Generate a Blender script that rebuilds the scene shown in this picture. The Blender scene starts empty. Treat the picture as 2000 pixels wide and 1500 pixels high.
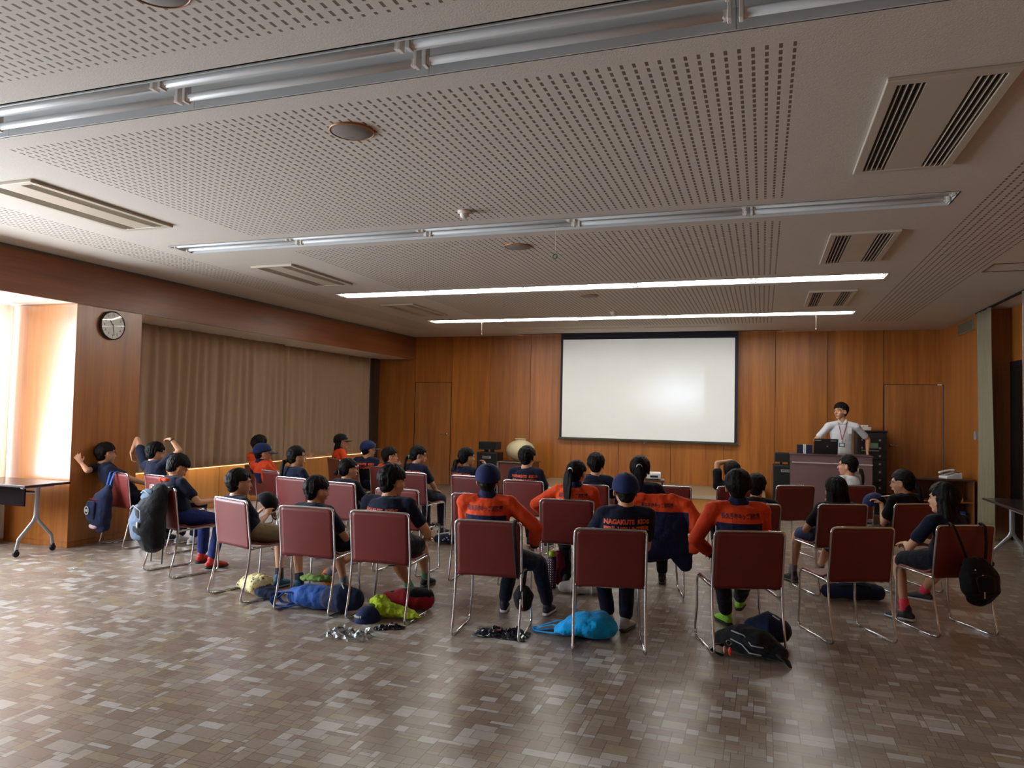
import bpy, bmesh, math, random
import numpy as np
from mathutils import Vector, Matrix, noise
from mathutils.bvhtree import BVHTree

SC = bpy.context.scene
COL = SC.collection
rnd = random.Random(7)
PI = math.pi

# ---------------------------------------------------------------- camera
CX, CY, FPX, EYE = 1000.0, 750.0, 1410.3758, 1.55
def _n(v): v = np.array(v, float); return v / np.linalg.norm(v)
_ax = -_n([-3055 - CX, -(716 - CY), -FPX]); _ay = _n([1490 - CX, -(815 - CY), -FPX])
_az = _n(np.cross(_ax, _ay)); _ax = np.cross(_ay, _az)
ROT = np.array([_ax, _ay, _az])                 # camera vector -> room vector
CAM = np.array([0, 0, EYE])
def _ray(px, py): return ROT @ np.array([px - CX, -(py - CY), -FPX])
def onz(px, py, z): d = _ray(px, py); return Vector(CAM + d * ((z - EYE) / d[2]))
def ony(px, py, y): d = _ray(px, py); return Vector(CAM + d * (y / d[1]))
cam_data = bpy.data.cameras.new('camera'); cam = bpy.data.objects.new('camera', cam_data)
COL.objects.link(cam); SC.camera = cam
cam_data.sensor_width = 36.0; cam_data.lens = FPX / 2000.0 * 36.0
cam_data.clip_start = 0.05; cam_data.clip_end = 200
M4 = Matrix([list(r) + [0] for r in ROT.tolist()] + [[0, 0, 0, 1]])
cam.matrix_world = Matrix.Translation((0, 0, EYE)) @ M4

# ---------------------------------------------------------------- world, daylight, exposure
W = bpy.data.worlds.new('daylight'); SC.world = W; W.use_nodes = True
bg = W.node_tree.nodes['Background']
bg.inputs[0].default_value = (0.80, 0.90, 1.0, 1); bg.inputs[1].default_value = 21.0
SC.view_settings.view_transform = 'Standard'; SC.view_settings.look = 'None'
SC.view_settings.gamma = 1.0; SC.view_settings.use_curve_mapping = False
SC.view_settings.exposure = 0.0
TUBE_POWER = 31.0
# room numbers
H = 3.085; XL = -7.90; XF = -6.97; XR = 2.85; YF = 13.73; YB = -5.5; ZF = 2.62; SILL = 0.605
WINDOWS = [(-4.9, -0.6), (0.3, 5.62), (6.75, 13.42)]
for (y0, y1) in WINDOWS:                      # sky portals in the window openings
    la = bpy.data.lights.new('sky_portal', 'AREA'); la.shape = 'RECTANGLE'
    la.size = 1.95; la.size_y = y1 - y0; la.cycles.is_portal = True
    lo = bpy.data.objects.new('sky_portal', la); COL.objects.link(lo)
    lo.location = (XL - 0.12, (y0 + y1) / 2, (SILL + ZF) / 2)
    lo.rotation_euler = (0, -PI / 2, 0)

# ---------------------------------------------------------------- helpers
def tag(o, label=None, cat=None, group=None, kind=None):
    if label: o['label'] = label
    if cat: o['category'] = cat
    if group: o['group'] = group
    if kind: o['kind'] = kind
    return o
def empty(name, loc, deg=0.0, label=None, cat=None, group=None):
    o = bpy.data.objects.new(name, None); COL.objects.link(o)
    o.empty_display_size = 0.1
    o.location = loc; o.rotation_euler = (0, 0, math.radians(deg))
    return tag(o, label, cat, group)
def children(o): return list(o.children)
def copy_tree(o, parent=None):
    c = o.copy(); COL.objects.link(c)
    if parent: c.parent = parent
    for ch in children(o): copy_tree(ch, c)
    return c
def V(*a): return Vector(a)

class MB:
    def __init__(s): s.v = []; s.f = []; s.m = []; s.sm = []
    def add(s, vs, fs, mi=0, sm=False):
        b = len(s.v); s.v += [tuple(v) for v in vs]
        for f in fs: s.f.append([b + i for i in f]); s.m.append(mi); s.sm.append(sm)
        return s
    def box(s, c, d, mi=0, rot=None):
        x, y, z = d[0] / 2, d[1] / 2, d[2] / 2
        vs = [V(i * x, j * y, k * z) for i in (-1, 1) for j in (-1, 1) for k in (-1, 1)]
        if rot is not None: vs = [rot @ v for v in vs]
        vs = [v + V(*c) for v in vs]
        return s.add(vs, [(0, 1, 3, 2), (4, 6, 7, 5), (0, 4, 5, 1), (2, 3, 7, 6), (0, 2, 6, 4), (1, 5, 7, 3)], mi)
    def b2(s, x0, x1, y0, y1, z0, z1, mi=0):
        return s.box(((x0 + x1) / 2, (y0 + y1) / 2, (z0 + z1) / 2), (abs(x1 - x0), abs(y1 - y0), abs(z1 - z0)), mi)
    def loft(s, pts, rad, side=None, n=12, cap=3, mi=0, flat=False):
        """closed tube through pts; rad = r or (a,b) per point; side = direction of a"""
        P = [Vector(p) for p in pts]; R = [(r, r) if not isinstance(r, (tuple, list)) else r for r in rad]
        if len(R) < len(P): R = [R[0]] * len(P)
        T = []
        for i in range(len(P)):
            a = P[max(i - 1, 0)]; b = P[min(i + 1, len(P) - 1)]; t = (b - a)
            T.append(t.normalized() if t.length > 1e-9 else V(0, 0, 1))
        sd = Vector(side) if side is not None else (V(1, 0, 0) if abs(T[0].x) < .8 else V(0, 1, 0))
        rings = []
        def ring(c, t, a, b):
            nonlocal sd
            e = sd - t * sd.dot(t)
            if e.length < 1e-5: e = t.orthogonal()
            e.normalize()
            if side is None: sd = e
            g = t.cross(e)
            return [c + e * (a * math.cos(2 * PI * k / n)) + g * (b * math.sin(2 * PI * k / n)) for k in range(n)]
        if not flat:
            for k in range(cap, 0, -1):
                an = k / (cap + .35) * PI / 2; q = min(R[0])
                rings.append(ring(P[0] - T[0] * q * math.sin(an), T[0], R[0][0] * math.cos(an), R[0][1] * math.cos(an)))
        for p, t, r in zip(P, T, R): rings.append(ring(p, t, r[0], r[1]))
        if not flat:
            for k in range(1, cap + 1):
                an = k / (cap + .35) * PI / 2; q = min(R[-1])
                rings.append(ring(P[-1] + T[-1] * q * math.sin(an), T[-1], R[-1][0] * math.cos(an), R[-1][1] * math.cos(an)))
        vs = [v for r in rings for v in r]; fs = []
        for i in range(len(rings) - 1):
            for k in range(n):
                fs.append((i * n + k, i * n + (k + 1) % n, (i + 1) * n + (k + 1) % n, (i + 1) * n + k))
        fs.append(tuple(range(n - 1, -1, -1))); fs.append(tuple((len(rings) - 1) * n + k for k in range(n)))
        return s.add(vs, fs, mi, True)
    def tube(s, pts, r, n=8, mi=0): return s.loft(pts, [r] * len(pts), None, n, 1, mi)
    def ell(s, c, r, M=None, n=14, mi=0):
        c = Vector(c); vs = []; fs = []; m = n // 2 + 1
        for i in range(m + 1):
            th = PI * i / m
            for k in range(n):
                p = V(r[0] * math.sin(th) * math.cos(2 * PI * k / n), r[1] * math.sin(th) * math.sin(2 * PI * k / n), r[2] * math.cos(th))
                vs.append(c + (M @ p if M is not None else p))
        for i in range(m):
            for k in range(n):
                fs.append((i * n + k, (i + 1) * n + k, (i + 1) * n + (k + 1) % n, i * n + (k + 1) % n))
        return s.add(vs, fs, mi, True)
    def lathe(s, prof, c=(0, 0, 0), n=24, mi=0, sm=True):
        c = Vector(c); vs = [c + V(r * math.cos(2 * PI * k / n), r * math.sin(2 * PI * k / n), z) for r, z in prof for k in range(n)]
        fs = [(i * n + k, i * n + (k + 1) % n, (i + 1) * n + (k + 1) % n, (i + 1) * n + k) for i in range(len(prof) - 1) for k in range(n)]
        return s.add(vs, fs, mi, sm)
    def prism(s, poly, fn, d0, d1, mi=0):
        """poly of (u,w); fn(u,w,d)->point; extruded from d0 to d1"""
        n = len(poly); vs = [fn(u, w, d0) for u, w in poly] + [fn(u, w, d1) for u, w in poly]
        fs = [tuple(range(n - 1, -1, -1)), tuple(range(n, 2 * n))] + [(i, (i + 1) % n, n + (i + 1) % n, n + i) for i in range(n)]
        return s.add(vs, fs, mi)
    def mesh(s, name, mats):
        me = bpy.data.meshes.new(name); me.from_pydata(s.v, [], s.f); me.validate()
        for m in (mats if isinstance(mats, (list, tuple)) else [mats]): me.materials.append(m)
        if len(me.polygons) == len(s.f):
            me.polygons.foreach_set('material_index', s.m); me.polygons.foreach_set('use_smooth', s.sm)
        me.update(); return me
    def build(s, name, mats, parent=None, bevel=0, fix=True):
        me = s.mesh(name, mats)
        if fix:
            bm = bmesh.new(); bm.from_mesh(me); bmesh.ops.recalc_face_normals(bm, faces=bm.faces); bm.to_mesh(me); bm.free()
        o = bpy.data.objects.new(name, me); COL.objects.link(o)
        if parent: o.parent = parent
        if bevel:
            b = o.modifiers.new('bevel', 'BEVEL'); b.width = bevel; b.segments = 2; b.limit_method = 'ANGLE'; b.angle_limit = math.radians(40)
        return o
    def fuse(s, name, mats, parent=None, voxel=.007, it=3, disp=None, link=True):
        """voxel-fuse the overlapping pieces into one continuous skin"""
        me = s.mesh(name, mats); o = bpy.data.objects.new(name + '_t', me); COL.objects.link(o)
        r = o.modifiers.new('r', 'REMESH'); r.mode = 'VOXEL'; r.voxel_size = voxel; r.use_smooth_shade = True
        if it: q = o.modifiers.new('s', 'SMOOTH'); q.factor = .5; q.iterations = it
        dg = bpy.context.evaluated_depsgraph_get()
        nm = bpy.data.meshes.new_from_object(o.evaluated_get(dg)); nm.name = name
        bpy.data.objects.remove(o); bpy.data.meshes.remove(me)
        nm.materials.clear()
        for m in (mats if isinstance(mats, (list, tuple)) else [mats]): nm.materials.append(m)
        if disp:
            amp, sc = disp; off = rnd.uniform(0, 50); no = [v.normal.copy() for v in nm.vertices]
            for v, q in zip(nm.vertices, no):
                v.co += q * (amp * (noise.noise(v.co * sc + V(off, 0, 0)) + .45 * noise.noise(v.co * sc * 2.3 + V(0, off, 0))))
            nm.update()
        if not link: return nm
        n = bpy.data.objects.new(name, nm); COL.objects.link(n)
        if parent: n.parent = parent
        return n
def struct(o): o['kind'] = 'structure'; return o

# ---------------------------------------------------------------- materials
MATS = {}
class NT:
    def __init__(s, name):
        s.m = bpy.data.materials.new(name); s.m.use_nodes = True; s.t = s.m.node_tree
        s.p = s.t.nodes['Principled BSDF']; s.out = s.t.nodes['Material Output']
    def n(s, typ, **kw):
        x = s.t.nodes.new(typ)
        for k, v in kw.items(): setattr(x, k, v)
        return x
    def l(s, a, b): s.t.links.new(a, b)
    def val(s, sock, v):
        if isinstance(v, (int, float)): sock.default_value = v
        elif isinstance(v, (tuple, list)): sock.default_value = v
        else: s.l(v, sock)
    def math(s, op, a, b=None, c=None, clamp=False):
        x = s.n('ShaderNodeMath', operation=op); x.use_clamp = clamp
        for i, q in enumerate((a, b, c)):
            if q is not None: s.val(x.inputs[i], q)
        return x.outputs[0]
    def mix(s, f, a, b):
        x = s.n('ShaderNodeMix', data_type='RGBA'); s.val(x.inputs[0], f); s.val(x.inputs[6], a); s.val(x.inputs[7], b); return x.outputs[2]
    def co(s, kind='Object', scale=(1, 1, 1)):
        c = s.n('ShaderNodeTexCoord'); mp = s.n('ShaderNodeMapping'); mp.inputs['Scale'].default_value = scale
        s.l(c.outputs[kind], mp.inputs[0]); return mp.outputs[0]
    def noise(s, vec, scale, detail=3, rough=.5, out=0):
        x = s.n('ShaderNodeTexNoise'); s.l(vec, x.inputs['Vector']); x.inputs['Scale'].default_value = scale
        x.inputs['Detail'].default_value = detail; x.inputs['Roughness'].default_value = rough; return x.outputs[out]
    def bump(s, h, strength=.3, dist=.01):
        b = s.n('ShaderNodeBump'); b.inputs['Strength'].default_value = strength; b.inputs['Distance'].default_value = dist
        s.l(h, b.inputs['Height']); s.l(b.outputs[0], s.p.inputs['Normal']); return b
    def setc(s, c, rough=.5, metal=0, spec=.5):
        s.val(s.p.inputs['Base Color'], c); s.val(s.p.inputs['Roughness'], rough); s.p.inputs['Metallic'].default_value = metal
        s.p.inputs['Specular IOR Level'].default_value = spec
def c4(c): return (c[0], c[1], c[2], 1)
def srgb(r, g, b):
    f = lambda u: (u / 255 / 12.92) if u / 255 <= .04045 else ((u / 255 + .055) / 1.055) ** 2.4
    return (f(r), f(g), f(b))
def plain(name, c, rough=.5, metal=0, spec=.5, var=.12, vs=6.0, bump=0, bs=60, emit=None):
    if name in MATS: return MATS[name]
    t = NT(name); v = t.co()
    nz = t.noise(v, vs, 3)
    a = tuple(x * (1 - var) for x in c); b = tuple(min(1, x * (1 + var)) for x in c)
    t.setc(t.mix(nz, c4(a), c4(b)), rough, metal, spec)
    if bump: t.bump(t.noise(v, bs, 2), bump, .004)
    if emit: t.p.inputs['Emission Color'].default_value = c4(c); t.p.inputs['Emission Strength'].default_value = emit
    MATS[name] = t.m; return t.m
def fabric(name, c, rough=.9, var=.15, fold=.35, fs=9, spec=.2):
    if name in MATS: return MATS[name]
    t = NT(name); v = t.co()
    nz = t.noise(v, 14, 3); a = tuple(x * (1 - var) for x in c); b = tuple(min(1, x * (1 + var)) for x in c)
    t.setc(t.mix(nz, c4(a), c4(b)), rough, 0, spec)
    t.p.inputs['Sheen Weight'].default_value = .08
    t.bump(t.noise(v, fs, 3, .55), fold, .05)
    MATS[name] = t.m; return t.m
def wood(name, c1, c2, along='z', seam_axis=None, x0=0, pitch=.857, rough=.38, coat=.15):
    t = NT(name)
    sc = {'z': (9, 9, .4), 'x': (.4, 9, 9), 'y': (9, .4, 9)}[along]
    v = t.co('Object', sc); g = t.noise(v, 1.0, 5, .6)
    v2 = t.co('Object', tuple(k * 4 for k in sc)); g2 = t.noise(v2, 1.2, 3, .6)
    f = t.math('ADD', t.math('MULTIPLY', g, .75), t.math('MULTIPLY', g2, .35))
    r = t.n('ShaderNodeValToRGB'); t.l(f, r.inputs[0]); r.color_ramp.elements[0].position = .22; r.color_ramp.elements[1].position = .85
    r.color_ramp.elements[0].color = c4(c1); r.color_ramp.elements[1].color = c4(c2); col = r.outputs[0]
    if seam_axis:
        sx = t.n('ShaderNodeSeparateXYZ'); t.l(t.co('Object'), sx.inputs[0]); ax = sx.outputs['XYZ'.index(seam_axis)]
        idx = t.math('FLOOR', t.math('DIVIDE', t.math('SUBTRACT', ax, x0), pitch / 2))
        wn = t.n('ShaderNodeTexWhiteNoise', noise_dimensions='1D'); t.l(idx, wn.inputs['W'])
        k = t.math('ADD', .86, t.math('MULTIPLY', wn.outputs[0], .26))
        hs = t.n('ShaderNodeHueSaturation'); t.l(col, hs.inputs['Color']); t.l(k, hs.inputs['Value']); col = hs.outputs[0]
    t.setc(col, rough, 0, .45); t.p.inputs['Coat Weight'].default_value = coat; t.p.inputs['Coat Roughness'].default_value = .25
    t.bump(g2, .08, .002)
    MATS[name] = t.m; return t.m

# ================================================================ THE ROOM
WA, WB = srgb(122, 66, 22), srgb(196, 124, 54)
m_woodx = wood('panel_wood_front', WA, WB, 'z', 'X', -6.95)
m_woody = wood('panel_wood_side', WA, WB, 'z', 'Y', 0.0)
m_wooddk = wood('beam_wood', srgb(105, 55, 28), srgb(160, 95, 52), 'y', None)
m_door = wood('door_wood', srgb(120, 68, 30), srgb(188, 124, 66), 'z', None)
m_kick = wood('low_wall_wood', srgb(186, 120, 56), srgb(235, 170, 96), 'z', 'Y', .2, 1.1)  # wood colour lightened to stand in for daylight leaking under the curtain
m_white = plain('white_paint', srgb(222, 214, 204), .45, var=.04)
m_black = plain('black_plastic', (.012, .012, .014), .45, var=.2)
m_dark = plain('dark_void', (.01, .009, .008), .8)
m_chrome = plain('chrome_steel', (.62, .62, .63), .16, 1.0, var=.05)
m_steel = plain('painted_silver', srgb(178, 180, 184), .35, .6, var=.05)

# floor: a mosaic of small rectangular vinyl tiles on a 3 cm grid
def floor_mesh():
    r = random.Random(3); N = 40; g = .031; blocks = []
    for variant in range(4):
        occ = np.zeros((N, N), bool); rects = []
        for j in range(N):
            for i in range(N):
                if occ[j, i]: continue
                w, h = r.choice([(4, 2), (4, 2), (3, 2), (3, 3), (4, 3), (2, 2), (2, 2), (3, 1), (4, 1), (2, 1), (2, 3), (5, 2), (5, 3)])
                w = min(w, N - i)
                for k in range(w):
                    if occ[j, i + k]: w = k; break
                h = min(h, N - j); occ[j:j + h, i:i + w] = True
                rects.append((i, j, w, h, r.random(), r.random()))
        blocks.append(rects)
    L = N * g; X0, Y0 = XL - .35, YB; nx = int((XR + .8 - X0) / L) + 1; ny = int((YF + .3 - Y0) / L) + 1
    vs = []; q1 = []; q2 = []; tone = []
    for bx in range(nx):
        for by in range(ny):
            for (i, j, w, h, t, u) in blocks[r.randrange(4)]:
                x, y = X0 + bx * L + i * g, Y0 + by * L + j * g; a, b = w * g, h * g
                vs += [(x, y, 0), (x + a, y, 0), (x + a, y + b, 0), (x, y + b, 0)]
                q1 += [0, 0, a, 0, a, b, 0, b]; q2 += [a, b, 0, b, 0, 0, a, 0]; tone.append((t + r.random() * .999) % 1)
    n = len(tone); me = bpy.data.meshes.new('floor'); me.vertices.add(4 * n); me.loops.add(4 * n); me.polygons.add(n)
    me.vertices.foreach_set('co', np.array(vs, 'f').ravel()); me.loops.foreach_set('vertex_index', np.arange(4 * n, dtype='i'))
    me.polygons.foreach_set('loop_start', np.arange(0, 4 * n, 4, dtype='i'))
    me.uv_layers.new(name='lo').data.foreach_set('uv', np.array(q1, 'f')); me.uv_layers.new(name='hi').data.foreach_set('uv', np.array(q2, 'f'))
    at = me.attributes.new('tone', 'FLOAT', 'FACE'); at.data.foreach_set('value', np.array(tone, 'f'))
    me.update(calc_edges=True); me.validate(); return me
t = NT('mosaic_floor')
at = t.n('ShaderNodeAttribute', attribute_name='tone')
r_ = t.n('ShaderNodeValToRGB'); t.l(at.outputs['Fac'], r_.inputs[0]); cr = r_.color_ramp; cr.interpolation = 'CONSTANT'
cols = [(0, (144, 128, 115)), (.18, (154, 140, 126)), (.34, (138, 120, 105)), (.48, (158, 146, 132)), (.60, (148, 128, 114)), (.72, (174, 165, 156)), (.80, (158, 142, 118)), (.90, (188, 182, 175))]
cr.elements[0].color = c4(srgb(*cols[0][1])); cr.elements[1].position = cols[1][0]; cr.elements[1].color = c4(srgb(*cols[1][1]))
for p_, c_ in cols[2:]: e_ = cr.elements.new(p_); e_.color = c4(srgb(*c_))
u1 = t.n('ShaderNodeUVMap', uv_map='lo'); u2 = t.n('ShaderNodeUVMap', uv_map='hi')
s1 = t.n('ShaderNodeSeparateXYZ'); s2 = t.n('ShaderNodeSeparateXYZ'); t.l(u1.outputs[0], s1.inputs[0]); t.l(u2.outputs[0], s2.inputs[0])
d_ = t.math('MINIMUM', t.math('MINIMUM', s1.outputs[0], s1.outputs[1]), t.math('MINIMUM', s2.outputs[0], s2.outputs[1]))
gr = t.math('LESS_THAN', d_, .0016)
nz = t.noise(t.co('Object'), 45, 3)
colr = t.mix(t.math('MULTIPLY', nz, .35), r_.outputs[0], c4(srgb(96, 76, 60)))
t.setc(t.mix(t.math('MULTIPLY', gr, .75), colr, c4(srgb(62, 50, 42))), t.math('ADD', .24, t.math('MULTIPLY', nz, .12)), 0, .5)
wv = t.noise(t.co('Object'), 5, 2); tl = t.math('MULTIPLY', at.outputs['Fac'], .0)
hh = t.math('ADD', t.math('MULTIPLY', wv, 1.0), t.math('ADD', t.math('MULTIPLY', nz, .03), t.math('MULTIPLY', gr, -.05)))
t.bump(hh, .22, .010)
m_floor = t.m
fo = bpy.data.objects.new('floor', floor_mesh()); COL.objects.link(fo); fo.data.materials.append(m_floor); struct(fo)

# ceiling
def ceil_mat(name, perf):
    t = NT(name); v = t.co('Object'); nz = t.noise(v, 120, 3, .6); nz2 = t.noise(v, 30, 3)
    base = t.mix(nz, c4(srgb(190, 180, 168)), c4(srgb(212, 202, 190)))
    sp = t.math('GREATER_THAN', t.noise(v, 95, 1), .70)
    base = t.mix(t.math('MULTIPLY', sp, .35), base, c4(srgb(140, 120, 105)))
    h = t.math('ADD', nz, t.math('MULTIPLY', nz2, .5)); rough = .8
    if perf:
        sx = t.n('ShaderNodeSeparateXYZ'); t.l(v, sx.inputs[0])
        fx = t.math('FRACT', t.math('DIVIDE', t.math('ADD', sx.outputs[0], 10.015), .0552)); fy = t.math('FRACT', t.math('DIVIDE', t.math('ADD', sx.outputs[1], 10.02), .058))
        mk = t.math('MULTIPLY', t.math('LESS_THAN', t.math('ABSOLUTE', t.math('SUBTRACT', fx, .5)), .135), t.math('LESS_THAN', t.math('ABSOLUTE', t.math('SUBTRACT', fy, .5)), .33))
        base = t.mix(mk, base, c4(srgb(112, 94, 78)))  # shade inside the perforation slots, painted as brown dashes
        h = t.math('SUBTRACT', t.math('MULTIPLY', h, .25), t.math('MULTIPLY', mk, 1.5))
    t.setc(base, rough, 0, .3); t.bump(h, .5 if perf else .35, .004); return t.m
m_ceil, m_perf = ceil_mat('rough_ceiling', False), ceil_mat('perforated_ceiling', True)
ROWS = [2.775, 5.635, 8.52, 11.36]; TX0, TX1, TW = -5.48, 1.23, .165
DIFF = [(-3.62, -2.25, 12.66, 12.78), (-1.99, -.75, 12.66, 12.78)]
SBOX = (-4.6, .33, 13.42, YF)
holes = [(TX0, TX1, y - TW, y + TW) for y in ROWS + [-.085, -2.945]] + DIFF + [SBOX]
perfs = [(-4.39, .12, y0, y1) for y0, y1 in [(.22, 2.42), (3.08, 5.32), (5.95, 8.18), (8.85, 11.06), (11.66, 12.4), (-2.6, -.4)]]
perfs += [(-6.27, -5.71, -3, 12.45), (1.43, 2.07, -3, 12.45)]
xs = sorted(set([XF - .1, XR + .02] + [h[0] for h in holes + perfs] + [h[1] for h in holes + perfs]))
ys = sorted(set([YB, YF] + [h[2] for h in holes + perfs] + [h[3] for h in holes + perfs]))
mb = MB()
for i in range(len(xs) - 1):
    for j in range(len(ys) - 1):
        cx_, cy_ = (xs[i] + xs[i + 1]) / 2, (ys[j] + ys[j + 1]) / 2
        ins = lambda h: h[0] < cx_ < h[1] and h[2] < cy_ < h[3]
        if any(ins(h) for h in holes): continue
        mb.add([(xs[i], ys[j], H), (xs[i + 1], ys[j], H), (xs[i + 1], ys[j + 1], H), (xs[i], ys[j + 1], H)], [(0, 3, 2, 1)], 1 if any(ins(h) for h in perfs) else 0)
mb.b2(XL - .3, XR + .5, YB, YF, H + .14, H + .2)
for (a, b, c, d) in DIFF + [SBOX]:              # dark throats above the slots
    mb.b2(a - .02, b + .02, c - .01, d + .01, H + .10, H + .135, 2)
ce = struct(mb.build('ceiling', [m_ceil, m_perf, m_dark], fix=False))
# recess ceiling over the windows + bright soffit
mb = MB(); mb.b2(XL - .12, XF - .02, YB, YF, ZF, ZF + .06); struct(mb.build('trim_1', plain('soffit_paint', srgb(238, 230, 218), .3, var=.03)))
# timber beam on the left
mb = MB(); mb.b2(XF - .03, XF, YB, YF, ZF - .005, H - .035); mb.b2(XF - .05, XF - .02, YB, YF, H - .035, H, 1)
struct(mb.build('wall_left', [m_wooddk, plain('shadow_gap', srgb(120, 112, 104), .7)]))
# pillars
m_pil = wood('pillar_wood', WA, WB, 'z', None, rough=.33, coat=1.0)
def pillar(y0, y1, name):
    mb = MB(); mb.b2(XL - .05, XF, y0, y1, .06, ZF - .012); mb.b2(XL - .05, XF - .012, y0 + .012, y1, ZF - .012, ZF); mb.b2(XL - .05, XF - .008, y0 + .008, y1 - .008, 0, .06)
    return struct(mb.build(name, m_pil, bevel=.003))
pillar(5.76, 6.62, 'wall_pillar'); pillar(-.52, .22, 'wall_pillar_back')
# low wall below the windows, sills, frames, glass
m_glass = NT('window_glass'); g_ = m_glass.n('ShaderNodeBsdfGlossy'); g_.inputs['Roughness'].default_value = .02
tr = m_glass.n('ShaderNodeBsdfTransparent'); mx = m_glass.n('ShaderNodeMixShader'); fr = m_glass.n('ShaderNodeLayerWeight'); fr.inputs[0].default_value = .12
m_glass.l(m_glass.math('MULTIPLY', fr.outputs[1], .5), mx.inputs[0]); m_glass.l(tr.outputs[0], mx.inputs[1]); m_glass.l(g_.outputs[0], mx.inputs[2]); m_glass.l(mx.outputs[0], m_glass.out.inputs[0]); m_glass = m_glass.m
mb = MB(); mb.b2(XL - .2, XL - .02, YB, YF, 0.05, SILL); mb.b2(XL - .2, XL - .03, YB, YF, 0, .05)
for y in np.arange(6.9, 13.6, 1.1): mb.b2(XL - .021, XL - .0185, y, y + .004, .05, SILL, 1)
struct(mb.build('wall_left_low', [m_kick, m_dark]))
mb = MB(); mb.b2(XL - .2, XL - .1, YB, YF, ZF, H); struct(mb.build('wall_left_top', m_white))
m_alu = plain('window_aluminium', srgb(120, 110, 100), .4, .5)
for i, (y0, y1) in enumerate(WINDOWS):
    w = struct(empty('window_%d' % (i + 1), (XL - .14, (y0 + y1) / 2, SILL)))
    mb = MB(); a = (y1 - y0) / 2; h = ZF - SILL; k = max(2, round((y1 - y0) / 1.3))
    mb.b2(-.03, .03, -a, a, 0, .05); mb.b2(-.03, .03, -a, a, h - .05, h)
    for j in range(k + 1):
        y = -a + (2 * a) * j / k; mb.b2(-.03, .03, y - .025, y + .025, .05, h - .05)
    mb.build('window_frame', m_alu, w)
    mb = MB(); mb.b2(-.003, .003, -a, a, .02, h - .02); mb.build('window_pane', m_glass, w)
# front wall: veneered panels with dark grooves, around door_1
seams = [-7.9, -6.95, -6.10, -5.25, -4.39, -3.53, -2.60, -1.62, -.67, .205, 1.067, 1.945, 2.87]
mb = MB(); mb.b2(XL - .2, XR + .5, YF + .02, YF + .2, 0, H + .05, 1)
for a, b in zip(seams[:-1], seams[1:]):
    g = .004
    if a == -6.95: mb.b2(a + g, b - g, YF, YF + .03, 2.135, H + .02)
    elif a == 1.945: mb.b2(a + g, b - g, YF, YF + .03, 2.16, H + .02)
    else: mb.b2(a + g, b - g, YF, YF + .03, 0, H + .02)
struct(mb.build('wall_front', [m_woodx, m_dark]))
for i, (x0, x1, zt, hx, zh) in enumerate([(-6.94, -6.11, 2.125, -6.20, 1.06), (1.955, 2.84, 2.15, 2.05, 1.12)]):
    d = struct(empty('door_%d' % (i + 1), ((x0 + x1) / 2, YF, 0)))
    mb = MB(); a = (x1 - x0) / 2; mb.b2(-a + .006, a - .006, .004, .035, .005, zt); mb.build('door_leaf', m_door, d, bevel=.002)
    mb = MB(); q = hx - (x0 + x1) / 2
    mb.lathe([(.0, -.006), (.026, -.006), (.026, .006), (0, .006)], n=16)
    mb.v = [(x + q, -z - .004, y + zh) for x, y, z in mb.v]
    mb.tube([(q, -.005, zh), (q, -.05, zh)], .009); mb.tube([(q, -.05, zh), (q - .02 + .04 * i, -.055, zh), (q - .11 + .22 * i, -.05, zh)], .009)
    mb.build('door_handle', m_chrome, d)
mb = MB(); mb.b2(-.03, .03, -.03, 0, -.012, .012); o = mb.build('door_closer_catch', m_white); o.location = (2.78, YF, 2.155); tag(o, 'small white catch on the top corner of the door right of the podium', 'door catch')
# dark reveal between curtain and front wall
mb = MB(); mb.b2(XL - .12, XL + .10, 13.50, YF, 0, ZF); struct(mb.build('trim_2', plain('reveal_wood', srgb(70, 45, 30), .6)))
# stage platform
m_stage = plain('stage_vinyl', srgb(150, 132, 104), .35, var=.08, vs=3)
SX0, SX1 = -3.93, 0.03
mb = MB(); mb.b2(SX0, SX1, 12.0, YF, 0, .225, 1); mb.b2(SX0 - .012, SX1 + .012, 11.98, YF, .235, .277, 0); mb.b2(SX0 - .016, SX1 + .016, 11.972, 12.03, .222, .272, 2); mb.b2(SX0 - .016, SX0 + .03, 11.98, YF, .222, .272, 2); mb.b2(SX1 - .03, SX1 + .016, 11.98, YF, .222, .272, 2)
struct(mb.build('trim_3', [m_stage, m_kick, plain('stage_nosing', srgb(176, 168, 150), .35)], bevel=.003))
# right wall, opening with transom + doors
mb = MB(); mb.b2(XR, XR + .06, 11.35, YF, 0, H + .02); struct(mb.build('wall_right', m_woody, bevel=.002))
mb = MB(); mb.b2(XR + .28, XR + .34, YB, 11.35, 2.36, H + .03); mb.b2(XR + .05, XR + .34, 11.30, 11.36, 0, H + .03); mb.b2(XR + .28, XR + .34, YB, 8.9, 0, 2.36)
struct(mb.build('wall_right_recess', m_woody))
mb = MB(); mb.b2(XR - .02, XR + .4, YB, 11.9, H - .001, H + .02, 0); mb.b2(XR - .03, XR + .02, YB, 11.75, H - .012, H - .001, 1)
struct(mb.build('trim_4', [m_ceil, m_dark]))
m_reddk = plain('dark_red_door', srgb(52, 22, 20), .35)
d = struct(empty('door_3', (XR + .30, 10.1, 0)))
mb = MB(); mb.b2(-.03, .03, -1.2, 1.2, 2.28, 2.36, 0); mb.b2(-.03, .03, 1.1, 1.2, 0, 2.28); mb.b2(-.03, .03, -1.2, -1.1, 0, 2.28); mb.build('door_frame', m_black, d)
mb = MB(); mb.b2(-.02, .02, -1.1, .25, .01, 2.28); mb.build('door_leaf', m_reddk, d, bevel=.003)
mb = MB(); mb.b2(.0, .03, .25, 1.1, .01, 2.28); mb.build('door_leaf', plain('dark_brown_door', srgb(38, 30, 26), .3), d, bevel=.003)
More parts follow.
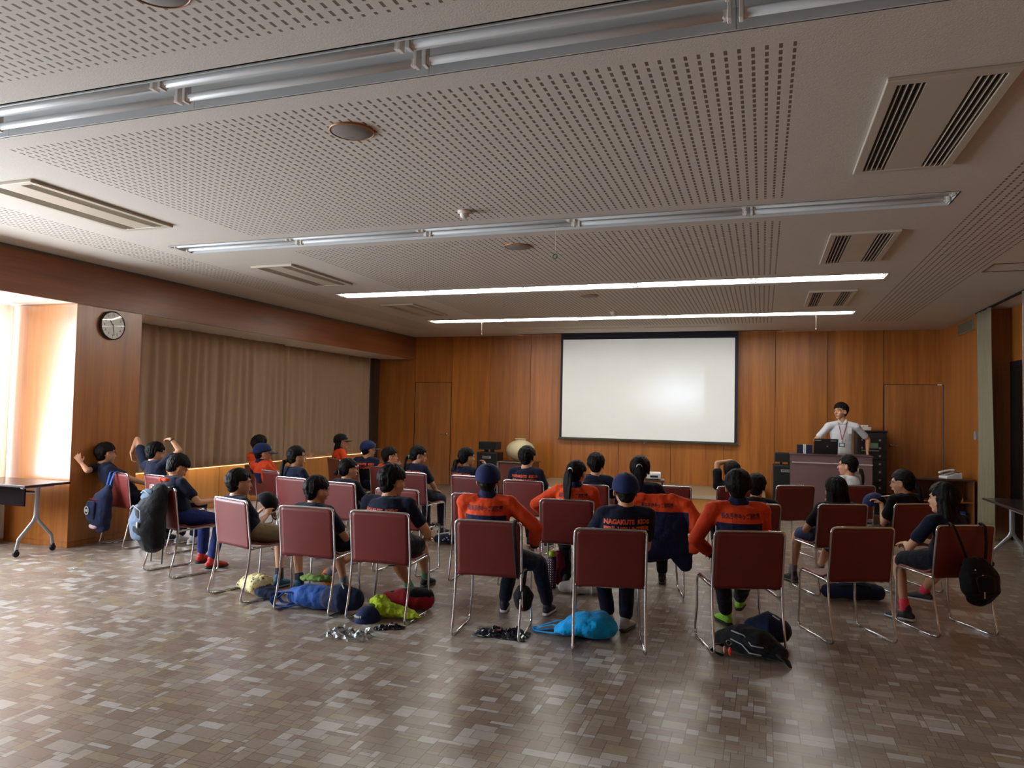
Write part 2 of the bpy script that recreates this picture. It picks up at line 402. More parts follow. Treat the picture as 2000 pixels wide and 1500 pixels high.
mb = MB(); mb.tube([(-.05, .12, 1.0), (-.05, .12, 1.16)], .012); mb.build('door_handle', plain('brass', (.45, .30, .10), .3, 1), d)
# back wall
mb = MB(); mb.b2(XL - .3, XR + .5, YB - .1, YB, 0, H + .1); struct(mb.build('wall_back', m_woodx))

# curtains: pleated cloth with real folds
def curtain(y0, y1, x, z0, z1, mat, name, pleat=.13, amp=.035, seed=1, gather=None, label=None, group=None, hem=0):
    r = random.Random(seed); ny = int((y1 - y0) / .012) + 2; nzz = 14; vs = []; ph = [r.uniform(-1, 1) for _ in range(400)]
    for j in range(nzz + 1):
        f = j / nzz; z = z1 + (z0 - z1) * f
        for i in range(ny + 1):
            s = i / ny; y = y0 + (y1 - y0) * s
            if gather: y = gather(y, f)
            q = (y0 + (y1 - y0) * s) / pleat; k = int(math.floor(q)) % 399; fr_ = q - math.floor(q); w = ph[k] * (1 - fr_) + ph[k + 1] * fr_
            d = amp * math.sin(2 * PI * (q + .25 * w)) * (.55 + .45 * abs(w)) * (.7 + .5 * f) + .018 * w * f + .012 * math.sin(q * 1.3 + 4 * f)
            vs.append((x + d, y, z + (.006 * w if j == nzz else 0)))
    fs = [(j * (ny + 1) + i, j * (ny + 1) + i + 1, (j + 1) * (ny + 1) + i + 1, (j + 1) * (ny + 1) + i) for j in range(nzz) for i in range(ny)]
    mb = MB(); mb.add(vs, fs, 0, True); o = mb.build(name, mat, fix=False)
    so = o.modifiers.new('thick', 'SOLIDIFY'); so.thickness = .002
    tag(o, label, 'curtain', group); return o
def cloth_mat(name, c, transl, rough=.9):
    t = NT(name); v = t.co('Object', (1, 1, 1)); nz = t.noise(v, 260, 2)
    a = t.mix(nz, c4(tuple(k * .88 for k in c)), c4(c)); t.setc(a, rough, 0, .15)
    tb = t.n('ShaderNodeBsdfTranslucent'); t.l(a, tb.inputs[0]); ms = t.n('ShaderNodeMixShader'); ms.inputs[0].default_value = transl
    t.l(t.p.outputs[0], ms.inputs[1]); t.l(tb.outputs[0], ms.inputs[2]); t.l(ms.outputs[0], t.out.inputs[0]); return t.m
m_curt = cloth_mat('brown_curtain_cloth', srgb(184, 158, 132), .06)
m_curt2 = cloth_mat('pale_curtain_cloth', srgb(236, 224, 210), .42)
m_curt3 = cloth_mat('green_beige_curtain_cloth', srgb(150, 142, 118), .1)
m_curt4 = cloth_mat('grey_pink_curtain_cloth', srgb(160, 142, 130), .1)
curtain(6.66, 10.45, XL + .10, .64, ZF + .004, m_curt, 'window_curtain', .185, .046, 5, label='brown pleated curtain left half, hanging beside the clock pillar', group=None)
curtain(10.14, 13.499, XL - .005, .64, ZF + .004, m_curt, 'window_curtain', .18, .044, 9, label='brown pleated curtain right half, hanging next to the front wall corner')
curtain(-4.95, -.55, XL + .06, .05, ZF - .0015, m_curt, 'window_curtain', .13, .034, 15, label='unseen brown curtain added over the rear window to cut daylight behind the viewer')  # out of view, added to hold back daylight from the rear window
curtain(5.08, 5.72, XL + .05, .05, ZF - .012, m_curt2, 'window_curtain', .16, .04, 11, gather=lambda y, f: 5.72 - (5.72 - y) * (1 - .62 * min(1, f * 1.3)), label='pale cream curtain drawn aside at the bright window on the far left')
curtain(11.0, 11.62, XR - .02, .06, H - .02, m_curt3, 'wall_curtain', .11, .035, 3, label='grey green curtain tied narrow, hanging beside the wall vent on the right')
curtain(8.4, 9.75, XR - .02, .06, H - .02, m_curt4, 'wall_curtain', .12, .035, 4, label='greyish pink curtain at the right edge of the picture')

# ================================================================ CEILING FITTINGS
m_tube_off = plain('tube_glass_off', srgb(210, 210, 208), .38, var=.01)
m_tube_on = plain('tube_glass_lit', (1.0, .98, .90), .3, var=.0, emit=TUBE_POWER)
m_refl = plain('white_enamel', srgb(200, 202, 202), .4, var=.02)
UL = (TX1 - TX0) / 5
def fixture(label, on, row):
    r = empty('fluorescent_light', (0, 0, H))
    mb = MB(); a = UL / 2 - .001; w = TW - .004
    mb.b2(-a, a, -w, w, .085, .10); mb.b2(-a, a, -w, -w + .008, -.004, .09); mb.b2(-a, a, w - .008, w, -.004, .09)
    mb.prism([(-.05, .085), (.05, .085), (.025, .045), (-.025, .045)], lambda u, q, d: V(d, u, q), -a, a)
    hs = mb.build('housing', m_refl, r)
    tm = m_tube_on if on else m_tube_off
    for s in (-1, 1):
        t = MB(); t.tube([(-a + .045, s * .078, .018), (a - .045, s * .078, .018)], .0185, 14); t.build('tube', tm, r)
        for e in (-1, 1):
            b = MB(); b.b2(e * (a - .012), e * (a - .030), s * .078 - .022, s * .078 + .022, -.006, .09)
            b.b2(e * (a - .030), e * (a - .046), s * .078 - .016, s * .078 + .016, .0, .036); b.build('lamp_holder', m_white, r, bevel=.003)
    return r
proto = {}
rown = ['row over the camera', 'second row from the camera', 'lit row second from the screen', 'lit row nearest the screen']
pos5 = ['leftmost of the five', 'second from left', 'in the middle', 'second from right', 'rightmost of the five']
for ri, yy in enumerate(ROWS):
    on = ri >= 2
    for k in range(5):
        if ri == 0 and k > 4: continue
        if on not in proto: proto[on] = fixture('', on, ri); o = proto[on]
        else: o = copy_tree(proto[on])
        o.location = (TX0 + UL * (k + .5), yy, H)
        tag(o, ('glowing' if on else 'unlit') + ' white twin tube ceiling light, ' + rown[ri] + ', ' + pos5[k], 'ceiling light', 'fluorescent lights ' + rown[ri])
for yy in (-.085, -2.945):                      # rows behind the camera, seen only in reflections
    for k in range(5):
        o = copy_tree(proto[False]); o.location = (TX0 + UL * (k + .5), yy, H)
        tag(o, 'unlit white twin tube ceiling light behind the viewer', 'ceiling light', 'fluorescent lights behind the viewer')
# end caps of the troughs
for ti, yy in enumerate(ROWS + [-.085, -2.945]):
    mb = MB(); mb.b2(TX0 - .01, TX0 + .0, yy - TW, yy + TW, 0.0, .12); mb.b2(TX1, TX1 + .01, yy - TW, yy + TW, 0, .12); mb.b2(TX0, TX1, yy - TW - .01, yy - TW, 0, .12); mb.b2(TX0, TX1, yy + TW, yy + TW + .01, 0, .12)
    mb.v = [(x, y, z + H) for x, y, z in mb.v]; struct(mb.build('trim_%d' % (ti + 5), m_refl))
# air conditioning grilles
def ac(x, y0, y1, label, side, grp):
    r = empty('air_vent', (x, (y0 + y1) / 2, H), label=label, cat='air vent', group=grp)
    L = (y1 - y0) / 2; w = .265; th = .022
    mb = MB(); mb.b2(-w, w, -L, -L + .05, -th, 0); mb.b2(-w, w, L - .05, L, -th, 0); mb.b2(-w, -w + .05, -L + .05, L - .05, -th, 0); mb.b2(w - .05, w, -L + .05, L - .05, -th, 0)
    mb.b2(-.10, .10, -L + .05, L - .05, -th + .003, 0); mb.build('frame', m_acf, r, bevel=.004)
    mb = MB(); mb.b2(-w + .05, -.10, -L + .05, L - .05, -.003, -.001); mb.b2(.10, w - .05, -L + .05, L - .05, -.003, -.001); mb.build('slot_back', m_dark, r)
    for a in (-.1575, .1575):
        mb = MB()
        for k in range(4): mb.box((a - .042 + .028 * k, 0, -.012), (.0035, 2 * L - .10, .018), rot=Matrix.Rotation(.12 * side, 3, 'Y'))
        mb.build('louvre', m_acf, r)
    return r
m_acf = plain('vent_enamel', srgb(188, 176, 158), .4, var=.03)
ac(-5.05, 3.55, 4.83, 'long ceiling vent at the far left edge, nearest the viewer', 1, 'left ceiling vents')
ac(-5.05, 6.47, 7.70, 'middle one of the three ceiling vents along the left side', 1, 'left ceiling vents')
ac(-5.05, 9.32, 10.55, 'small far ceiling vent on the left, left of the lit lamp row', 1, 'left ceiling vents')
ac(.78, 3.55, 4.87, 'large twin slot ceiling vent at top right, nearest the viewer', -1, 'right ceiling vents')
ac(.78, 6.44, 7.67, 'middle one of the three ceiling vents on the right', -1, 'right ceiling vents')
ac(.78, 9.33, 10.60, 'far ceiling vent on the right, between the two lit lamp rows', -1, 'right ceiling vents')
# round loudspeakers
m_grille = plain('speaker_grille', srgb(128, 120, 114), .6, .0, bump=.2, bs=400)
m_rim = plain('speaker_wood_rim', srgb(165, 110, 55), .4)
for i, (x, y, lab) in enumerate([(-2.13, 2.02, 'cut off by the top edge of the picture'), (-2.16, 3.42, 'between the two unlit lamp rows'), (-2.16, 6.28, 'behind the second unlit lamp row'), (-2.15, 9.15, 'between the two lit lamp rows')]):
    r = empty('ceiling_speaker', (x, y, H), label='round grey ceiling speaker ' + lab, cat='speaker', group='round ceiling speakers')
    MB().lathe([(.125, 0), (.125, -.008), (.119, -.012), (.116, -.008), (.116, 0)], n=36).build('rim', m_rim, r)
    MB().lathe([(.117, -.006), (.095, -.016), (.05, -.02), (0, -.022)], n=36).build('grille', m_grille, r)
for x, y, lab in [(-2.18, 5.06, 'white round smoke detector in front of the second lamp row'), (-2.14, 10.7, 'small far smoke detector just before the lit lamp row')]:
    r = empty('smoke_detector', (x, y, H), label=lab, cat='smoke detector', group='smoke detectors')
    MB().lathe([(0, 0), (.052, 0), (.052, -.016), (.036, -.022), (0, -.022)], n=24).build('base', m_white, r)
    MB().lathe([(.034, -.020), (.034, -.034), (.026, -.052), (.014, -.058), (0, -.058)], n=24).build('sensor_head', m_white, r)
for x, y, L, lab, ring in [(-1.62, 5.66, .235, 'thin pull cord with a small green ring, hanging from the unlit lamp row', True), (-4.52, 11.36, .22, 'thin pull cord hanging from the lit lamp row nearest the screen, on the left', False), (.72, 11.36, .22, 'thin pull cord hanging from the lit lamp row nearest the screen, on the right', False)]:
    r = empty('pull_cord', (x, y, H), label=lab, cat='pull cord', group='lamp pull cords')
    MB().tube([(0, 0, .08), (0, 0, -L)], .0018, 6).build('cord', m_white, r)
    if ring: MB().tube([(.018 * math.cos(a), 0, -L - .018 + .018 * math.sin(a)) for a in np.linspace(PI / 2, PI * 2.5, 13)], .004, 6).build('ring', plain('green_plastic', srgb(60, 90, 70), .4), r)
    else: MB().lathe([(0, -L - .02), (.006, -L - .02), (.005, -L), (0, -L)], n=10).build('knob', m_white, r)
# ceiling hatch and slot diffusers
mb = MB(); x0, x1, y0, y1 = 2.10, 2.60, 8.08, 8.50
for a in [(x0, x1, y0, y0 + .012), (x0, x1, y1 - .012, y1), (x0, x0 + .012, y0, y1), (x1 - .012, x1, y0, y1)]: mb.b2(*a, H - .006, H)
tag(mb.build('ceiling_hatch', plain('hatch_frame', srgb(110, 96, 84), .5, .3)), 'thin metal frame of a square hatch in the ceiling at the right edge', 'ceiling hatch')
for a, b, c, d in DIFF:
    mb = MB()
    for k in range(3): mb.b2(a, b, c + .015 + .04 * k, c + .025 + .04 * k, H - .002, H + .03)
    mb.b2(a, b, c, c + .012, H - .004, H + .03); mb.b2(a, b, d - .012, d, H - .004, H + .03)
    tag(mb.build('slot_diffuser', m_acf), 'long thin slot in the ceiling above the screen, on the ' + ('left' if a < -3 else 'right'), 'air vent', 'slot diffusers above the screen')
# wall vent
r = empty('wall_vent', (XR, 12.34, 2.955), label='small grey grille high on the right wall', cat='air vent')
mb = MB(); mb.b2(-.012, 0, -.43, .43, -.085, .085); mb.build('frame', plain('grey_vent', srgb(120, 116, 100), .5), r, bevel=.003)
mb = MB()
for k in range(9): mb.box((-.016, 0, -.064 + .016 * k), (.012, .80, .004), rot=Matrix.Rotation(.6, 3, 'Y'))
mb.build('louvre', plain('grey_vent', (0, 0, 0)), r)
# sprinkler-grey wall sensor beside the green curtain
mb = MB(); mb.b2(-.05, 0, -.035, .035, -.06, .06); o = mb.build('wall_switch_box', m_steel, bevel=.006); o.location = (XR, 11.72, 1.36); tag(o, 'small grey box on the right wall beside the green curtain', 'switch box')

# wall clock on the pillar
def textmesh(s, size, font_bold=0, align='CENTER'):
    cu = bpy.data.curves.new('t', 'FONT'); cu.body = s; cu.size = size; cu.align_x = align; cu.align_y = 'CENTER'; cu.offset = font_bold; cu.resolution_u = 3
    o = bpy.data.objects.new('t', cu); COL.objects.link(o); dg = bpy.context.evaluated_depsgraph_get()
    me = bpy.data.meshes.new_from_object(o.evaluated_get(dg)); vs = [v.co.copy() for v in me.vertices]; fs = [list(p.vertices) for p in me.polygons]
    bpy.data.objects.remove(o); bpy.data.curves.remove(cu); bpy.data.meshes.remove(me); return vs, fs
r = empty('wall_clock', (XF, 6.19, 2.425), label='round wall clock with black rim on the wood pillar', cat='clock')
R_ = .162
def onwall(mb): mb.v = [(z, x, y) for x, y, z in mb.v]; return mb     # lathe axis -> +X, face up = Z
onwall(MB().lathe([(0, 0), (R_, 0), (R_, .035), (R_ - .006, .042), (R_ - .012, .036), (R_ - .012, .03)], n=48)).build('rim', m_black, r)
onwall(MB().lathe([(0, .031), (R_ - .011, .031)], n=48)).build('dial', plain('clock_dial', srgb(246, 246, 240), .5, var=.02), r)
mb = MB()
for k in range(1, 13):
    a = PI / 2 - k * PI / 6; vs, fs = textmesh(str(k), .034, .0004)
    mb.add([(x + .112 * math.cos(a), y + .112 * math.sin(a), .0325) for x, y, z in vs], fs)
    mb.box((.14 * math.cos(a), .14 * math.sin(a), .032), (.012, .003, .001), rot=Matrix.Rotation(a, 3, 'Z'))
onwall(mb).build('numerals', m_black, r, fix=False)
for nm, an, L, w in [('hour_hand', 320, .075, .009), ('minute_hand', 172, .115, .006)]:
    a = math.radians(90 - an); onwall(MB().box((L * .42 * math.cos(a), L * .42 * math.sin(a), .035), (L * 1.15, w, .0015), rot=Matrix.Rotation(a, 3, 'Z'))).build(nm, m_black, r)
gl = NT('clock_glass'); gg = gl.n('ShaderNodeBsdfGlossy'); gg.inputs['Roughness'].default_value = .03; tt = gl.n('ShaderNodeBsdfTransparent'); ms = gl.n('ShaderNodeMixShader')
ms.inputs[0].default_value = .045; gl.l(tt.outputs[0], ms.inputs[1]); gl.l(gg.outputs[0], ms.inputs[2]); gl.l(ms.outputs[0], gl.out.inputs[0])
onwall(MB().lathe([(0, .046), (.08, .0445), (R_ - .008, .039)], n=48)).build('cover_glass', gl.m, r)
# outlet on the bright side of the pillar
r = empty('wall_outlet', (-7.42, 5.76, .34), label='white wall socket low on the bright side of the pillar', cat='outlet')
MB().b2(-.035, .035, -.009, 0, -.06, .06).build('plate', m_white, r, bevel=.003)
mb = MB()
for z in (-.025, .025):
    mb.b2(-.012, -.008, -.0105, -.008, z - .008, z + .008); mb.b2(.008, .012, -.0105, -.008, z - .008, z + .008)
mb.build('socket_slot', m_dark, r)

# ================================================================ SCREEN
t = NT('projected_picture'); v = t.co('Object'); sx = t.n('ShaderNodeSeparateXYZ'); t.l(v, sx.inputs[0])
X_, Z_ = sx.outputs[0], sx.outputs[2]
def win(x0, x1, z0, z1, s=.02):
    f = lambda q, a, b: t.math('MULTIPLY', t.math('SMOOTH_MIN', t.math('MAXIMUM', t.math('DIVIDE', t.math('SUBTRACT', q, a), s), 0), 1, .1), t.math('SMOOTH_MIN', t.math('MAXIMUM', t.math('DIVIDE', t.math('SUBTRACT', b, q), s), 0), 1, .1))
    return t.math('MULTIPLY', f(X_, x0, x1), f(Z_, z0, z1))
glow = t.math('MAXIMUM', t.math('SUBTRACT', 1, t.math('SQRT', t.math('ADD', t.math('POWER', t.math('DIVIDE', t.math('SUBTRACT', X_, .62), 1.0), 2), t.math('POWER', t.math('DIVIDE', t.math('SUBTRACT', Z_, -.07), .62), 2)))), 0)
glow = t.math('MULTIPLY', glow, t.math('SUBTRACT', 1.0, win(1.06, 2.0, -2, 2, .03)))
cross = t.math('ADD', win(.15, 1.06, -.105, -.09, .006), win(.63, .66, -.36, .2, .01), clamp=True)
inten = t.math('SUBTRACT', glow, t.math('MULTIPLY', cross, .12))
big = t.noise(v, .8, 2)
col = t.mix(inten, c4(srgb(208, 212, 210)), c4(srgb(222, 236, 255)))
t.setc(c4(srgb(232, 232, 230)), .85, 0, .1); t.l(col, t.p.inputs['Emission Color'])
t.val(t.p.inputs['Emission Strength'], t.math('ADD', .22, t.math('ADD', t.math('MULTIPLY', inten, .30), t.math('MULTIPLY', big, .10))))
m_proj = t.m
YS = YF - .10; kx = YS / YF
sx0, sx1, sz0, sz1 = -3.70, -.485, 1.085, 2.98
scx, scz = (sx0 + sx1) / 2, (sz0 + sz1) / 2
r = empty('projection_screen', (scx, YS, scz), label='large white projection screen lowered over the front wall, black border', cat='screen')
w, h = (sx1 - sx0) / 2, (sz1 - sz0) / 2
MB().b2(-w, w, -.002, .0, -h, h).build('picture', m_proj, r)
mb = MB(); mb.b2(-w - .045, -w, -.003, .001, -h - .01, h + .30); mb.b2(w, w + .055, -.003, .001, -h - .01, h + .30); mb.b2(-w, w, -.003, .001, h, h + .30); mb.b2(-w, w, -.003, .001, -h - .01, -h)
mb.build('border', plain('navy_black_border', (.006, .007, .022), .6), r)
mb = MB(); mb.b2(-w - .07, w + .075, -.022, .012, -h - .048, -h - .01); mb.build('bottom_bar', plain('olive_grey_bar', srgb(70, 70, 56), .4, .4), r, bevel=.006)
mb = MB(); mb.ell((w + .078, -.005, -h - .03), (.012, .012, .012)); mb.ell((-w - .074, -.005, -h - .03), (.012, .012, .012)); mb.lathe([(0, -.03), (.008, -.03), (.006, 0), (0, 0)], (0, -.005, -h - .048), 10); mb.build('end_cap', m_steel, r)
mb = MB(); mb.tube([(-w - .1, 0, h + .22), (w + .1, 0, h + .22)], .045, 14); mb.build('roller', m_black, r)
mb = MB()                                        # taskbar marks of the projected desktop
for x in (-1.32, -1.0, -.88, -.76, -.64, .55, .62, .70): mb.b2(x - w * 0, x + .018, -.0028, -.0022, -h + .03, -h + .052)
mb.build('desktop_icons', plain('projected_white', srgb(240, 245, 250), .8, emit=.75), r)
# cables running up to the ceiling slot: none shown

# ================================================================ FURNITURE AT THE FRONT
m_loud = plain('loudspeaker_black', (.016, .016, .018), .55, bump=.3, bs=300)
m_badge = plain('badge_silver', srgb(168, 168, 168), .3, .3)
def pa(x, y, name_lab, w=.42, h=.765, tall=0, zb=0):
    r = empty('floor_loudspeaker', (x, y, zb), label='black upright loudspeaker cabinet ' + name_lab, cat='loudspeaker', group='large black loudspeakers')
    MB().b2(-w / 2, w / 2, -.16, .18, 0, h).build('cabinet', m_loud, r, bevel=.008)
    MB().b2(-w / 2 + .02, w / 2 - .02, -.172, -.160, .02, h - .02).build('grille', plain('grille_cloth', (.010, .010, .012), .9, bump=.5, bs=500), r, bevel=.003)
    MB().b2(-.085, .085, -.178, -.171, h - .115, h - .07).build('badge', m_badge, r)
    mb = MB()
    for k, bw in enumerate([.010, .014, .008, .012, .010, .012, .007]): mb.b2(-.066 + .019 * k, -.066 + .019 * k + bw, -.1795, -.1778, h - .104, h - .081)
    mb.build('badge_lettering', m_dark, r)
    r2 = empty('horn_loudspeaker', (x, y, zb + h), label='small flat black loudspeaker resting on the cabinet ' + name_lab, cat='loudspeaker', group='small black loudspeakers')
    MB().b2(-.185, .185, -.14, .12, .05, .20).build('cabinet', m_loud, r2, bevel=.006)
    mb = MB(); mb.b2(-.10, -.06, -.06, .06, 0, .05); mb.b2(.03, .07, -.06, .06, 0, .05); mb.build('bracket', m_black, r2)
    MB().b2(-.17, .17, -.148, -.14, .065, .185).build('grille', MATS['grille_cloth'], r2)
pa(-4.98, 13.10, 'left of the pale vase'); pa(.375, 13.0, 'behind the podium')
# cabinet with vase
m_cabr = plain('reddish_cabinet', srgb(108, 58, 44), .45); m_trimg = plain('grey_edge', srgb(140, 130, 120), .4, .3)
r = empty('low_cabinet', (-4.33, 12.95, 0), label='low reddish brown cabinet with grey edges carrying the vase', cat='cabinet')
MB().b2(-.33, .33, -.20, .20, 0, .600).build('body', m_cabr, r, bevel=.003)
MB().b2(-.36, .36, -.23, .22, .600, .627).build('top_board', plain('dark_wood_top', srgb(72, 48, 38), .35), r, bevel=.003)
MB().b2(-.365, -.335, -.225, .2, 0, .600).build('side_frame', m_trimg, r); MB().b2(-.35, .35, -.236, -.23, .604, .623).build('edge_strip', m_trimg, r)
for a in (-.165, .165):
    d = MB().b2(a - .155, a + .155, -.215, -.20, .02, .585).build('door', m_cabr, r, bevel=.003)
    MB().b2(a - .01 - (.12 if a > 0 else -.12), a + .01 - (.12 if a > 0 else -.12), -.225, -.215, .30, .33).build('knob', m_chrome, d)
t = NT('ivory_glaze'); v = t.co(); n_ = t.noise(v, 6, 4); t.setc(t.mix(n_, c4(srgb(196, 180, 140)), c4(srgb(226, 212, 176))), .35); m_vase = t.m
o = MB().lathe([(0, 0), (.10, 0), (.11, .008), (.18, .05), (.25, .12), (.272, .19), (.262, .26), (.215, .325), (.14, .372), (.098, .385), (.092, .398), (.105, .415), (.112, .42), (.106, .424), (.088, .41), (.08, .39), (.07, .37)], n=48).build('vase', m_vase)
o.location = (-4.31, 12.95, .277 + .350); tag(o, 'big round cream ceramic vase with short neck on the low cabinet', 'vase')

# podium
m_pod = plain('podium_laminate', srgb(112, 84, 88), .42, var=.1, vs=2)
r = empty('podium', (1.0, 11.92, 0), label='wide purplish brown lectern with a light stripe, before the presenter', cat='podium')
MB().b2(-.590, .54, -.02, .02, .03, .865).build('front_panel', m_pod, r, bevel=.003)
MB().b2(-.575, .545, -.03, -.018, .868, .884).build('stripe', plain('pale_stripe', srgb(200, 196, 190), .3, .2), r)
MB().b2(-.590, .54, -.025, .02, .887, .985).build('upper_panel', m_pod, r, bevel=.003)
for x in (-.590, .518): MB().b2(x, x + .022, .02, .45, .03, .985).build('side_panel', plain('podium_side', srgb(70, 44, 46), .4), r)
MB().b2(-.605, .555, -.035, .47, .985, 1.008).build('top', plain('podium_top', srgb(84, 62, 64), .35), r, bevel=.004)
MB().b2(-.56, .51, .03, .42, .0, .04).build('base', m_black, r)
mb = MB(); mb.tube([(.25, -.04, .97), (.245, -.045, .8), (.22, -.05, .62), (.15, -.05, .46), (.05, -.05, .36), (-.02, -.045, .3)], .006, 8)
mb.build('cable', plain('grey_cable', srgb(150, 145, 138), .5), r)
# laptop on the podium
r = empty('laptop', (.905, 12.03, 1.008), 4, 'open black laptop on the podium, seen from its lid', 'laptop')
MB().b2(-.17, .17, -.02, .22, 0, .018).build('keyboard_base', m_black, r, bevel=.003)
lid = MB(); lid.b2(-.17, .17, -.004, .004, 0, .235); lr = Matrix.Rotation(.30, 3, 'X'); lid.v = [tuple(lr @ V(*v) + V(0, -.024, .012)) for v in lid.v]; lid.build('screen_lid', plain('lid_black', (.014, .014, .016), .3), r, bevel=.003)
lid = MB(); lid.b2(.06, .145, -.0055, -.004, .20, .212); lid.b2(-.155, -.07, -.0055, -.004, .205, .214); lid.b2(.01, .03, -.0055, -.004, .105, .125); lid.v = [tuple(lr @ V(*v) + V(0, -.024, .012)) for v in lid.v]; lid.build('sticker', m_badge, r)
for x, c, side, lab in [(.545, 'navy_box', 1, 'small navy and white desktop speaker, left one on the podium'), (.675, 'navy_box', -1, 'small navy and white desktop speaker next to the laptop')]:
    r = empty('desktop_speaker', (x, 12.03, 1.008), label=lab, cat='speaker', group='desktop speakers on the podium')
    MB().b2(-.045, .045, -.04, .05, 0, .135).build('body', plain('navy_box', srgb(26, 28, 52), .4), r, bevel=.004)
    MB().b2(side * .045, side * .062, -.045, .05, 0, .138).build('face', plain('white_face', srgb(205, 208, 214), .35), r, bevel=.003)
# AV rack
r = empty('equipment_rack', (1.70, 13.42, 0), label='tall black equipment rack in the corner behind the presenter', cat='rack')
MB().b2(-.22, .22, -.22, .26, 0, 1.345).build('cabinet', m_loud, r, bevel=.006)
MB().b2(-.23, .23, -.24, .27, 1.345, 1.37).build('lid', m_black, r, bevel=.004)
for k in range(9):
    u = MB().b2(-.19, .19, -.232, -.22, .12 + .13 * k, .235 + .13 * k).build('equipment_panel', plain('panel_black', (.02, .02, .022), .35), r, bevel=.002)
    mb = MB(); mb.b2(-.16, -.14, -.238, -.232, .16 + .13 * k, .19 + .13 * k); mb.b2(.10, .13, -.238, -.232, .16 + .13 * k, .19 + .13 * k); mb.build('button', m_steel, u)
MB().b2(-.05, .09, -.240, -.233, 1.08, 1.165).build('label_sheet', plain('greenish_paper', srgb(120, 150, 130), .6), r)
MB().b2(-.16, .10, -.240, -.233, 1.03, 1.05).build('label_strip', plain('grey_paper', srgb(140, 150, 145), .6), r)
r = empty('tissue_box', (1.60, 13.36, 1.370), label='small white box on top of the black rack', cat='box')
MB().b2(-.10, .10, -.06, .06, 0, .055).build('body', m_white, r, bevel=.004); MB().b2(-.06, .06, -.03, .03, .055, .085).fuse('tissue', m_white, r, .006, 3, (.006, 40))
# projector on a small stand
r = empty('projector_stand', (-1.55, 10.55, 0), 8, 'small dark stand carrying the white projector', 'stand')
MB().b2(-.22, .22, -.16, .16, .60, .625).build('top', plain('dark_wood_top', (0, 0, 0)), r, bevel=.004)
for x in (-.19, .19):
    for y in (-.13, .13): MB().tube([(x, y, .60), (x * 1.08, y * 1.08, .0)], .013).build('leg', m_black, r)
MB().b2(-.18, .18, -.13, .13, .30, .315).build('shelf', m_black, r)
r = empty('projector', (-1.55, 10.55, .637), 8, 'white projector standing in the middle before the stage', 'projector')
m_pj = plain('projector_white', srgb(216, 218, 218), .4)
MB().b2(-.17, .17, -.12, .13, .0, .085).build('body', m_pj, r, bevel=.012)
mb = MB()
for k in range(9): mb.b2(-.14 + .014 * k, -.134 + .014 * k, -.122, -.119, .025, .065)
mb.b2(.02, .13, -.122, -.119, .02, .05); mb.build('vent_grille', m_dark, r)
MB().lathe([(0, 0), (.03, 0), (.034, .03), (.028, .03), (.024, .01), (0, .008)], n=20).build('lens', m_black, r).matrix_local = Matrix.Translation((.09, .125, .045)) @ Matrix.Rotation(-PI / 2, 4, 'X')
for x in (-.13, .13): MB().lathe([(0, -.012), (.012, -.012), (.010, .0), (0, 0)], n=10).build('foot', m_black, r).location = (x, -.09, 0)
# telephone cabinet against the right wall
m_tc = plain('cabinet_brown', srgb(132, 84, 46), .45)
r = empty('telephone_cabinet', (2.40, 11.95, 0), 0, 'low brown open cabinet against the right wall, telephone on top', 'cabinet')
mb = MB(); mb.b2(-.42, -.40, -.22, .22, 0, .71); mb.b2(.39, .41, -.22, .22, 0, .71); mb.b2(-.40, .39, .20, .22, 0, .71); mb.b2(-.02, 0, -.20, .20, .04, .71); mb.b2(-.40, .39, -.20, .20, .02, .04); mb.build('carcass', m_tc, r, bevel=.002)
MB().b2(-.44, .42, -.24, .23, .71, .735).build('top', plain('dark_wood_top', (0, 0, 0)), r, bevel=.003)
MB().b2(-.40, .39, -.20, .20, .40, .42).build('shelf', m_tc, r)
o = MB().b2(-.10, .10, -.07, .07, 0, .05).build('paper_stack', plain('tan_paper', srgb(170, 130, 80), .8), bevel=.002); o.location = (2.58, 11.85, .4205); tag(o, 'tan paper bundle on the shelf of the telephone cabinet', 'papers')
o = MB().b2(-.13, .13, -.015, .015, 0, .24).build('blue_folder', plain('blue_plastic', srgb(30, 60, 130), .4), bevel=.002); o.location = (2.58, 11.80, .041); tag(o, 'blue folder standing low in the telephone cabinet', 'folder')
r = empty('telephone', (2.53, 11.86, .735), -70, 'white desk telephone on the low cabinet at the right wall', 'telephone')
b_ = MB(); b_.prism([(-.10, 0), (.12, 0), (.12, .085), (.10, .09), (-.10, .03)], lambda u, w, d: V(d, u, w), -.10, .10); b_.build('base', m_pj, r, bevel=.006)
mb = MB(); mb.loft([(-.075, -.10, .075), (-.075, -.06, .092), (-.075, .04, .115), (-.075, .10, .115)], [(.026, .018), (.02, .012), (.02, .012), (.026, .018)], (1, 0, 0), 12); mb.build('handset', m_pj, r)
mb = MB()
for i in range(3):
    for j in range(4): mb.box((.0 + .028 * i, -.05 + .028 * j, .052 + .0083 * j), (.018, .018, .008))
mb.build('keypad', plain('grey_keys', srgb(120, 120, 122), .5), r)
mb = MB(); mb.b2(-.02, .09, .065, .1, .085, .091); mb.build('display', m_black, r)

